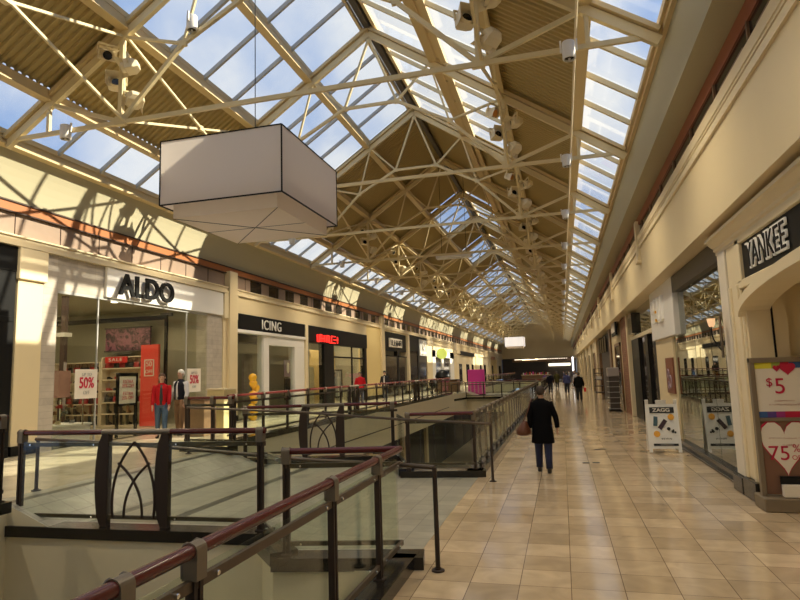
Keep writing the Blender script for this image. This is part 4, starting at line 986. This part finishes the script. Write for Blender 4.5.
# black store
t = thing('black_shopfront','black panelled shopfront with mirrored upper screens','shop front',(2.8,22,0))
for ya_, yb_ in ((18.95,19.6),(20.9,21.6),(23.3,25.48)): bx(2.74,2.9,ya_,yb_,.004,3.0).build('black_panel',M['black'],t,bevel=.01)
bx(2.82,2.9,19.6,23.3,.004,3.0).build('dark_pane',M['dark_glass'],t)
bx(2.72,2.9,18.95,25.5,3.0,3.12).build('cream_rail',M['cream2'],t); bx(2.76,2.9,18.95,23.6,3.12,4.1).build('mirror_pane',M['mirrorglass'],t)
bx(2.60,2.9,23.7,25.0,3.2,3.95).build('screen',M['dark_glass'],t)
tag(bx(2.60,2.9,25.5,25.85,0.004,4.1).build('wall_pier',M['cream2'],None,bevel=.01),'narrow pale post between the black shopfront and the brown brick pier','column')
tag(bx(2.62,3.0,25.95,28.3,0.004,4.03).build('brick_pier',M['brick'],None),'brown brick pier beyond the black shopfront','column')
bxs = thing('framed_sign','dark framed square sign high on the wall beyond the brick pier','sign',(2.5,30.2,3.6)); bx(2.48,2.56,29.2,31.4,3.45,4.6).build('frame',M['black'],bxs,bevel=.01); bx(2.46,2.48,29.45,31.15,3.6,4.45).build('sheet',M['paper'],bxs)
tag(bx(2.70,3.0,28.5,34.5,0.004,4.03).build('wall_pier',M['cream'],None),'cream wall panel behind the silver display stand','wall panel')
t = thing('shop_doorway','dark doorway behind the silver display stand','shop front',(2.7,31,0)); bx(2.66,2.72,29.6,32.0,.004,2.95).build('dark_opening',M['dark_glass'],t); b = bx(2.62,2.72,29.45,29.6,.004,3.1).box(2.62,2.72,32,32.15,.004,3.1).box(2.62,2.72,29.45,32.15,2.95,3.1); b.build('frame',M['wood'],t)
t = thing('display_stand','tall silver topped display stand with white shelves against the right wall','stand',(2.2,28.8,0))
bx(1.95,2.45,28.5,29.1,1.55,1.95).build('silver_top',cm('silver',(.35,.33,.33),.4,metal=.3),t,bevel=.03); bx(2.0,2.4,28.55,29.05,.05,1.55).build('body',M['int_dark'],t)
for k in range(6): bx(1.93,2.42,28.48,29.1,.12+.24*k,.14+.24*k).build('shelf_board',M['bar'],t)
bx(1.93,2.45,28.45,29.15,.004,.06).build('foot',M['black'],t)
t = thing('dark_shopfront','dark shopfront with hanging screens far down the right side','shop front',(2.8,40,0))
bx(2.8,2.9,34.6,46,0.004,4.03).build('dark_wall',M['int_dark'],t); bx(2.62,2.9,34.6,35.6,0.004,4.03).build('brown_pier',M['wood'],t); bx(2.62,2.9,45,46,0.004,4.03).build('brown_pier',M['wood'],t)
for i in range(4): bx(2.55,2.6,37+i*2,38.3+i*2,2.9,3.8).build('screen',M['dark_glass'],t)
t = thing('display_stand','dark wire display stand with small goods in front of the dark shopfront','stand',(2.2,40,0))
for x in (1.95,2.45):
    for y in (39.5,41.0): bx(x-.02,x+.02,y-.02,y+.02,.004,1.9).build('leg',M['black'],t)
for z in (.4,.8,1.2,1.6,1.88): bx(1.93,2.47,39.48,41.02,z,z+.03).build('shelf_board',M['black'],t)
for i in range(6): tag(bx(2.05,2.35,39.6+.22*i,39.75+.22*i,1.235,1.42).build('carton',M[['white','terra','cream2'][i%3]],None),'%s small carton on the dark wire stand, %s' % (ORD[i], ['white','rust','cream'][i%3]),'box','cartons on the wire stand')
for i in range(8):
    y = 47.5+i*9
    t = thing('far_shopfront','','shop front',(2.8,y,0),'far right shopfronts'); t['label'] = '%s narrow sliver of shopfront beyond the wire stand on the right' % ORD[i]
    bx(2.72,2.9,y-1.4,y+7,0.004,4.03).build('dark_front',M['dark_glass' if i%2 else 'wood'],t); bx(2.5,2.9,y-1.4,y+.2,0.004,4.03).build('pier',M['cream'],t); bx(2.64,2.9,y+.3,y+7,3.2,4.05).build('header',M['cream2'],t)
# sandwich board
t = thing('sandwich_board','white A-frame sandwich board with black header and pictures of phones','sign',(2.15,15.0,0))
def tilt(z): return 14.98+ (1.12-z)*-.10
b = MB()
def slabq(b, x0,x1,z0,z1,th=.03,f=0,sg=1):
    ya = 15.02-sg*(1.15-z0)*.20-f*sg; yb = 15.02-sg*(1.15-z1)*.20-f*sg
    return b.poly([(x0,ya,z0),(x1,ya,z0),(x1,yb,z1),(x0,yb,z1)],(0,sg*th,0))
for sg, nm in ((1,'front_panel'),(-1,'rear_panel')):
    b = MB(); slabq(b,1.86,2.42,.14,1.04,.02,0,sg); slabq(b,1.80,1.87,.02,1.18,.035,0.005,sg); slabq(b,2.41,2.48,.02,1.18,.035,.005,sg); slabq(b,1.86,2.42,.10,.15,.035,.005,sg); slabq(b,1.86,2.42,1.02,1.08,.035,.005,sg); slabq(b,2.03,2.25,1.07,1.17,.035,.005,sg)
    b.build(nm,cm('board_white',(.90,.88,.82),.5),t)
def pq(x0,x1,z0,z1,m,nm,f=.012): return slabq(MB(),x0,x1,z0,z1,.004,f).build(nm,m,t)
pq(1.88,2.40,.88,1.01,M['blackink'],'black_header'); pq(1.90,2.42,.16,.21,M['blackink'],'black_footer')
def tt(s_,size,x,z,m,f=.02,sx=1): 
    y = 15.02-(1.15-z)*.20-f
    return text('letters',s_,size,(x,y,z),EX,(0,.20,1),m,t,.002,sx=sx,bold=.003)
tt('ZAGG',.11,2.13,.945,M['paper'],sx=1.2)
for (x,z,w_,h_,a,m_,nm) in ((1.985,.70,.085,.21,-.12,cm('phone_blue',(.08,.14,.17),.2),'phone_picture'),(2.13,.63,.09,.24,-.65,cm('phone_dark',(.06,.035,.05),.2),'phone_picture')):
    b = MB(); pts = []
    for sx_,sz_ in ((-1,-1),(1,-1),(1,1),(-1,1)):
        px, pz = sx_*w_/2, sz_*h_/2; xx = x+px*math.cos(a)-pz*math.sin(a); zz = z+px*math.sin(a)+pz*math.cos(a); pts.append((xx,15.02-(1.15-zz)*.20-.012,zz))
    b.poly(pts,(0,-.004,0)); b.build(nm,m_,t)
def disc(x,z,r_,m_,nm):
    pts = [(x+r_*math.cos(a),15.02-(1.15-(z+r_*math.sin(a)))*.20-.012,z+r_*math.sin(a)) for a in [2*PI*k/20 for k in range(20)]]
    MB().poly(pts,(0,-.004,0)).build(nm,m_,t)
disc(2.32,.79,.068,M['orange'],'orange_disc'); disc(1.99,.42,.068,M['orange'],'orange_disc'); disc(2.25,.53,.038,M['blackink'],'lens_picture'); disc(2.33,.47,.03,M['blackink'],'lens_picture'); disc(2.38,.455,.022,M['blackink'],'lens_picture'); disc(2.345,.50,.02,M['blackink'],'lens_picture')
marks('small_print',(2.08,14.84,.30),(2.3,14.84,.30),.03,10,M['blackink'],t,4); marks('small_print',(2.05,14.81,.175),(2.32,14.81,.175),.018,12,M['paper'],t,6)
# floor outlets
for i,(x,y) in enumerate(((.36,13.26),(.56,13.3),(.70,15.4),(.84,15.5))):
    tag(bx(x-.07,x+.07,y-.05,y+.05,0.001,.008).build('floor_grille',M['black'],None),'%s small black outlet plate set in the beige tiles' % ['nearest left','nearest right','farther left','farther right'][i],'floor plate','floor outlet plates')

# ------------------------------------------------------------------ far end and kiosks
t = thing('department_store_front','dark store entrance across the far end with thin lit strips','shop front',(-4,YE-.5,0))
bx(XW,2.7,YE-.2,YE+.1,0.01,SZ(4.95)).build('dark_wall',M['int_dark'],t); bx(XW+2,2.5,YE-.6,YE-.2,3.5,SZ(4.8)).build('brown_fascia',M['wood'],t)
b = MB(); b.box(XW+2.5,-6,YE-.7,YE-.62,SZ(4.6),SZ(4.75)); b.box(-5,1.0,YE-.7,YE-.62,SZ(4.6),SZ(4.75)); b.box(-2.5,1.6,YE-.7,YE-.62,2.6,3.1); b.box(-7.5,-4.5,YE-.7,YE-.62,3.9,4.05); b.build('lit_strip',M['softglow'],t)
marks('wall_letters',(-2.6,YE-.66,3.45),(1.2,YE-.66,3.45),.75,9,M['transom'],t,7)
bx(1.9,2.2,YE-2,YE-1.9,1.5,4.2).build('vertical_lit_sign',cm('white_glow',(1,1,1),.5,emit=2.0),t)
t = thing('magenta_kiosk_board','tall magenta display board standing behind the second floor opening','stand',(-6.4,46.6,.1))
bx(-7.08,-5.82,46.3,46.7,.0+zf(-6.4)*0+.12,2.12).build('board',M['pink'],t,bevel=.02); bx(-7.1,-5.8,46.28,46.72,.10,.24).build('base',M['black'],t)
b = MB()
for i in range(4): b.box(-6.95+.3*i,-6.85+.3*i,46.26,46.30,.3,1.2)
b.build('pale_stripe',cm('pale_pink',(.8,.35,.5)),t)
t = thing('kiosk_cart','low kiosk cart with a dark canopy beside the magenta board','kiosk',(-8.6,46,LZ))
bx(-9.6,-7.8,45.5,46.8,LZ+.004,LZ+.9).build('counter',M['wood'],t,bevel=.02); bx(-9.7,-7.7,45.4,46.9,LZ+.9,LZ+.96).build('counter_top',M['bronze_dark'],t)
c = (-9.0,46.1,LZ+1.1); MB().lathe([(.5,-.1),(.62,.1),(.5,.4),(.2,.6),(.02,.62)],c,16).build('round_display',M['black'],t,True)
t = thing('kiosk_cart','kiosk counter with small bright goods beyond the third opening railing','kiosk',(-4,101,0))
bx(-6.5,-2.2,101,103,.004,1.1).build('counter',M['wood'],t); bx(-6.6,-2.1,100.9,103.1,1.1,1.18).build('counter_top',M['cream2'],t)
for i in range(16):
    random.seed(50+i); x = -6.3+.26*i
    tag(bx(x,x+.16,101.3,101.5,1.19,1.19+.2+.3*random.random()).build('parcel',M[['white','pink','terra','int_dark','red'][i%5]],None),'%s tiny parcel from the left on the far kiosk counter, %s' % (ORD[i], ['white','magenta','rust','dark','red'][i%5]),'box','goods on the far kiosk counter')
t = thing('trolley','pushchair shaped dark cart on the left concourse near the magenta board','cart',(-9.0,42,LZ))
c = (-8.9,42,LZ+.75); MB().ell(c,.32,.45,.35,14,8).build('hood',M['black'],t,True)
b = MB(); b.tube([(-9.2,42.5,LZ+.12),(-8.9,41.4,LZ+1.0)],.02,6); b.tube([(-8.6,42.5,LZ+.12),(-8.9,41.4,LZ+1.0)],.02,6); b.tube([(-8.9,41.5,LZ+.12),(-8.9,42.4,LZ+.7)],.02,6); b.build('frame',M['black'],t)
for p in ((-9.2,42.5),(-8.6,42.5),(-8.9,41.5)): MB().tube([(p[0]-.03,p[1],LZ+.12),(p[0]+.03,p[1],LZ+.12)],.11,14).build('wheel',M['black'],t,True)

# ------------------------------------------------------------------ people
def skin_mesh(name, nodes, edges, radii, m, parent, sub=2):
    me = bpy.data.meshes.new(name+'_k'); me.from_pydata(nodes, edges, [])
    o = bpy.data.objects.new(name+'_k', me); COL.objects.link(o)
    o.modifiers.new('s','SKIN'); 
    for i, r in enumerate(radii):
        me.skin_vertices[0].data[i].radius = (r,r) if not isinstance(r,tuple) else r
    me.skin_vertices[0].data[0].use_root = True
    sm = o.modifiers.new('u','SUBSURF'); sm.levels = sub; sm.render_levels = sub
    dg = bpy.context.evaluated_depsgraph_get(); nm = bpy.data.meshes.new_from_object(o.evaluated_get(dg))
    bpy.data.objects.remove(o); bpy.data.meshes.remove(me)
    nm.materials.clear(); nm.materials.append(m); nm.shade_smooth(); nm.name = name
    r = bpy.data.objects.new(name, nm); COL.objects.link(r)
    if parent is not None: r.parent = parent
    return r
def person(label, loc, rotz, h=1.72, coat=(.02,.02,.02), coat_len=.5, trousers=(.03,.04,.10), hair=(.05,.03,.02), stride=.12, hair_long=False, arms=((.16,.0,.30),(.16,.0,.30)), shoes=(.02,.015,.01), bulk=1.0, inner=None, head_turn=0, cap=False, group=None, detail=2, vest=None):
    """front is +Y in local space; arms: (elbow out, elbow fwd, hand fwd) for the left and the right arm"""
    t = thing('person', label, 'person', (0,0,0), group); k = h/1.72
    def V(x,y,z): return (x*k,y*k,z*k)
    nodes, edges, rad = [], [], []
    def nd(p, r, par=None):
        nodes.append(V(*p)); rad.append(r*k if not isinstance(r,tuple) else (r[0]*k,r[1]*k)); i = len(nodes)-1
        if par is not None: edges.append((par,i))
        return i
    pel = nd((0,0,.93),.12*bulk); wa = nd((0,0,1.08),.115*bulk,pel); ch = nd((0,0,1.26),.115*bulk,wa); nb_ = nd((0,0,1.42),.052,ch); nk = nd((0,.01,1.48),.048,nb_)
    j = nd((0,.025,1.545),.062,nk); hd = nd((0,.02,1.62),.082,j); tp = nd((0,.01,1.68),.066,hd)
    hands = []; armpts = []
    for s, a in ((-1,arms[0]),(1,arms[1])):
        sh = nd((s*.150,0,1.36),.036,ch); el = nd((s*(.20+a[0]*.3),a[1]-.02,1.11),.038,sh); wr = nd((s*(.20+a[0]*.4),a[2]*.5,.88),.026,el)
        pm = nd((s*(.20+a[0]*.4),a[2]*.5+.02,.82),(.036,.018),wr)
        for q, (dx,L_) in enumerate(((-.024,.060),(-.008,.070),(.008,.066),(.024,.052))):
            f1 = nd((s*(.20+a[0]*.4)+dx*.3,a[2]*.5+.02+dx,.775),.0095,pm); f2 = nd((s*(.195+a[0]*.4)+dx*.3,a[2]*.5+.03+dx,.775-L_*.75),.0085,f1)
        th = nd((s*(.185+a[0]*.4),a[2]*.5+.055,.80),.011,pm); nd((s*(.18+a[0]*.4),a[2]*.5+.065,.765),.009,th)
        armpts.append([(s*.155,0,1.395),(s*(.185),-.005,1.30),(s*(.20+a[0]*.3),a[1]-.02,1.11),(s*(.20+a[0]*.38),(a[1]+a[2]*.5)*.5,.98),(s*(.20+a[0]*.4),a[2]*.5,.885)])
    legpts = []
    for s, d in ((-1,stride),(1,-stride)):
        hp = nd((s*.09,0,.90),.085,pel); kn = nd((s*.095,d*.5+.03,.49),.055,hp); an = nd((s*.10,d-(.02 if d<0 else 0),.10+(.03 if d<0 else 0)),.036,kn)
        to = nd((s*.115,d+.14,.045),.030,an)
        legpts.append([(s*.085,0,.93),(s*.09,d*.25+.01,.70),(s*.095,d*.5+.03,.49),(s*.098,d*.8+.01,.28),(s*.10,d-(.02 if d<0 else 0),.085)])
    body = skin_mesh('body', nodes, edges, rad, M['skin'], t, detail)
    sc_ = lambda pts: [V(*p) for p in pts]
    tm = cm('trouser_%.2f_%.2f_%.2f' % trousers, trousers, .8); cmm = cm('coat_%.3f_%.3f_%.3f' % coat, coat, .9, spec=.1); hm = cm('hair_%.2f_%.2f_%.2f' % hair, hair, .7); shm = cm('shoe_%.2f' % shoes[0], shoes, .4)
    b = MB()
    for L_ in legpts: b.tube(sc_(L_),[r*k*bulk for r in (.105,.092,.072,.062,.058)],12)
    b.loft([(0,0,.80*k,.16*k*bulk,.11*k*bulk),(0,0,.90*k,.17*k*bulk,.12*k*bulk),(0,0,1.0*k,.155*k*bulk,.11*k*bulk)],16); b.build('trousers',tm,t,2)
    b = MB()
    for L_ in legpts:
        x,y,z = sc_([L_[-1]])[0]
        b.loft([(x,y+.05*k,.004,.045*k,.13*k),(x,y+.05*k,.03*k,.048*k,.135*k),(x,y+.02*k,.07*k,.045*k,.09*k),(x,y-.01*k,.11*k,.04*k,.05*k)],12)
    b.build('shoes',shm,t,2)
    b = MB(); zb = coat_len
    secs = [(0,0,zb,.20,.155),(0,0,zb+.02,.205,.16)] if zb < .8 else [(0,0,zb,.175,.125),(0,0,zb+.02,.18,.13)]
    secs += [(0,0,(zb+1.0)/2,.19 if zb<.8 else .175,.145)] + [(0,0,1.02,.17,.13),(0,0,1.18,.18,.135),(0,0,1.30,.20,.135),(0,-.005,1.37,.195,.12),(0,-.005,1.415,.14,.095),(0,0,1.45,.075,.07),(0,.0,1.475,.062,.06)]
    b.loft([(x*k,y*k,z*k,rx*k*bulk,ry*k*bulk) for x,y,z,rx,ry in secs],20); b.build('coat' if zb<.8 else 'jacket',cmm,t,2)
    slm = cm('inner_%.2f_%.2f_%.2f' % vest, vest, .8) if vest else cmm
    b = MB()
    for A in armpts: b.tube(sc_(A),[r*k*(.5+.5*bulk) for r in (.075,.070,.056,.050,.044)],12)
    b.build('sleeves',slm,t,2)
    if inner:
        im = cm('inner_%.2f_%.2f_%.2f' % inner, inner, .7); b = MB()
        b.loft([(0,.035*k,(zb+.01)*k,.07*k,.115*k*bulk),(0,.035*k,1.1*k,.07*k,.115*k*bulk),(0,.03*k,1.3*k,.065*k,.118*k*bulk),(0,.02*k,1.42*k,.05*k,.08*k)],14); b.build('shirt_front',im,t,2)
    # hair
    b = MB()
    secs = [(0,-.025,1.545,.045,.05),(0,-.02,1.57,.074,.075),(0,-.014,1.62,.088,.088),(0,-.006,1.67,.086,.088),(0,0,1.71,.066,.07),(0,0,1.735,.03,.03),(0,0,1.738,.002,.002)]
    if hair_long: secs = [(0,-.03,1.42,.06,.03),(0,-.03,1.46,.085,.05),(0,-.028,1.52,.09,.062)]+secs[1:]
    b.loft([(x*k,y*k,z*k,rx*k,ry*k) for x,y,z,rx,ry in secs],18); b.build('hair',hm,t,2)
    f = MB(); f.loft([(0,.100*k,1.585*k,.013*k,.010*k),(0,.108*k,1.595*k,.014*k,.018*k),(0,.100*k,1.62*k,.008*k,.010*k),(0,.094*k,1.64*k,.004*k,.004*k)],8)
    for s in (-1,1): f.ell((s*.083*k,.012*k,1.61*k),.012*k,.018*k,.03*k,8,6)
    f.build('nose_and_ears',M['skin'],body,2)
    f = MB()
    for s in (-1,1): f.ell((s*.032*k,.092*k,1.628*k),.010*k,.008*k,.007*k,8,5)
    f.build('eyes',M['black'],body,2)
    MB().ell((0,.088*k,1.562*k),.022*k,.012*k,.006*k,8,5).build('mouth',cm('lip',(.35,.12,.10)),body,2)
    t.location = loc; t.rotation_euler = (0,0,rotz); return t
pw = person('woman in a long black coat and jeans walking away along the beige walkway',(-.44,12.07,0),0,1.63,coat=(.004,.004,.005),coat_len=.58,trousers=(.012,.018,.06),hair=(.045,.028,.018),stride=.10,bulk=1.12,arms=((.12,-.02,.05),(.24,.0,.05)),hair_long=False)
bg_ = thing('shoulder_bag','brown leather bag hanging at the left side of the woman in black','bag',(-.80,12.05,.82))
MB().loft([(-.80,12.05,.70,.10,.14),(-.80,12.05,.73,.14,.18),(-.80,12.05,.80,.135,.18),(-.785,12.05,.88,.09,.15),(-.77,12.05,.95,.05,.11),(-.765,12.05,.97,.03,.08)],16).build('pouch',cm('bag_leather',(.11,.035,.014),.5),bg_,2)
MB().tube([(-.80,12.0,.95),(-.70,12.0,1.15),(-.62,12.04,1.40),(-.60,12.12,1.39),(-.70,12.14,1.15),(-.80,12.12,.95)],.012,6).build('strap',cm('bag_leather',(.11,.035,.014),.5),bg_,2)
person('white haired man in dark vest and pale shirt by the litter bin',(-10.40,14.78,LZ),math.radians(170),1.80,coat=(.02,.02,.03),coat_len=.93,trousers=(.25,.15,.08),hair=(.75,.72,.68),stride=.03,vest=(.62,.60,.62),inner=(.62,.60,.62),arms=((.2,.05,.25),(.2,.05,.2)),bulk=1.05)
person('woman in a bright red jacket and jeans in front of the red banner',(-10.40,13.95,LZ),math.radians(-150),1.70,coat=(.42,.015,.02),coat_len=.88,trousers=(.05,.09,.15),hair=(.10,.05,.03),stride=.08,hair_long=True,inner=(.03,.03,.03),arms=((.02,.08,.35),(.02,.08,.35)),bulk=.95)
person('man in a black jacket carrying something red, far along the walkway',(.92,38.1,0),0,1.74,coat=(.008,.008,.008),coat_len=.80,trousers=(.01,.01,.012),hair=(.08,.06,.05),stride=.08,bulk=1.2,detail=1)
tag(bx(1.20,1.32,38.0,38.2,.55,.80).build('red_bag',M['sale_red'],None,bevel=.02),'small red bag in the hand of the distant man in black','bag')
person('person in a blue jacket far along the walkway',(.30,50,0),0,1.72,coat=(.07,.08,.20),coat_len=.82,trousers=(.02,.02,.03),hair=(.1,.08,.06),stride=.10,bulk=1.25,detail=1)
person('person in a pale top right of the person in blue',(1.15,56,0),0,1.70,coat=(.5,.5,.55),coat_len=.9,trousers=(.05,.05,.06),hair=(.1,.08,.06),stride=.05,detail=1)
person('person in an olive coat far along the walkway',(-.6,66,0),0,1.75,coat=(.06,.055,.02),coat_len=.6,trousers=(.02,.02,.02),hair=(.06,.05,.04),stride=.05,bulk=1.2,detail=1)
person('person in dark clothes by the end of the long railing',(-1.0,50.5,0),0,1.72,coat=(.012,.012,.02),coat_len=.8,trousers=(.012,.012,.016),hair=(.06,.04,.03),stride=.12,bulk=1.1,detail=1)
person('child sized person in purple beside the person in dark clothes',(-2.1,75,0),0,1.5,coat=(.15,.08,.25),coat_len=.8,trousers=(.03,.02,.05),hair=(.1,.07,.05),stride=.05,detail=1)
person('person in a red hooded top walking past the ochre pier',(-9.95,29.0,LZ),math.radians(200),1.66,coat=(.55,.02,.03),coat_len=.88,trousers=(.03,.03,.05),hair=(.15,.12,.1),stride=.1,bulk=1.15,detail=1)
person('person in black and white in front of the dark shopfront',(-9.95,33.4,LZ),math.radians(180),1.7,coat=(.03,.03,.035),coat_len=.85,trousers=(.03,.03,.04),hair=(.02,.02,.02),stride=.05,inner=(.6,.6,.6),detail=1)
person('grey haired person beside the one in black and white',(-10.3,34.6,LZ),math.radians(180),1.7,coat=(.25,.2,.2),coat_len=.85,trousers=(.05,.05,.06),hair=(.6,.57,.55),stride=.05,detail=1)
person('dark clothed person to the right of the magenta board',(-7.9,60,LZ),math.radians(180),1.7,coat=(.02,.02,.02),coat_len=.8,trousers=(.5,.25,.05),hair=(.03,.03,.03),stride=.05,detail=1)
for i,(x,y) in enumerate(((-3.2,108),(-2.4,110),(-4.5,107),(-5.4,109),(.2,90),(1.0,95),(-6.1,108),(1.5,84))):
    person('%s among the tiny figures at the far end' % ['leftmost dark person','blue grey person','pale person','second dark person','lone dark person by the right wall','second blue grey person','second pale person','nearest dark person'][i],(x,y,0),.4*i,1.7,coat=((.02,.02,.03),(.1,.1,.15),(.3,.3,.3))[i%3],coat_len=.8,trousers=(.02,.02,.02),hair=(.05,.04,.03),detail=1,group='shoppers at the far end')

# ------------------------------------------------------------------ warm fill added at the canister spotlights to brighten the hall
for i, y in enumerate(TY[2:20]):
    for sgn, u in ((1,6.6),(-1,6.3)):
        ld = bpy.data.lights.new('canister_fill','SPOT'); ld.energy = 330 if sgn > 0 else 450; ld.spot_size = math.radians(140); ld.spot_blend = 1; ld.shadow_soft_size = .12; ld.color = (1,.84,.60)
        lo = bpy.data.objects.new('canister_fill', ld); COL.objects.link(lo); lo.location = (XC+sgn*u*S, y-.10, SZ(8.66)-.26)
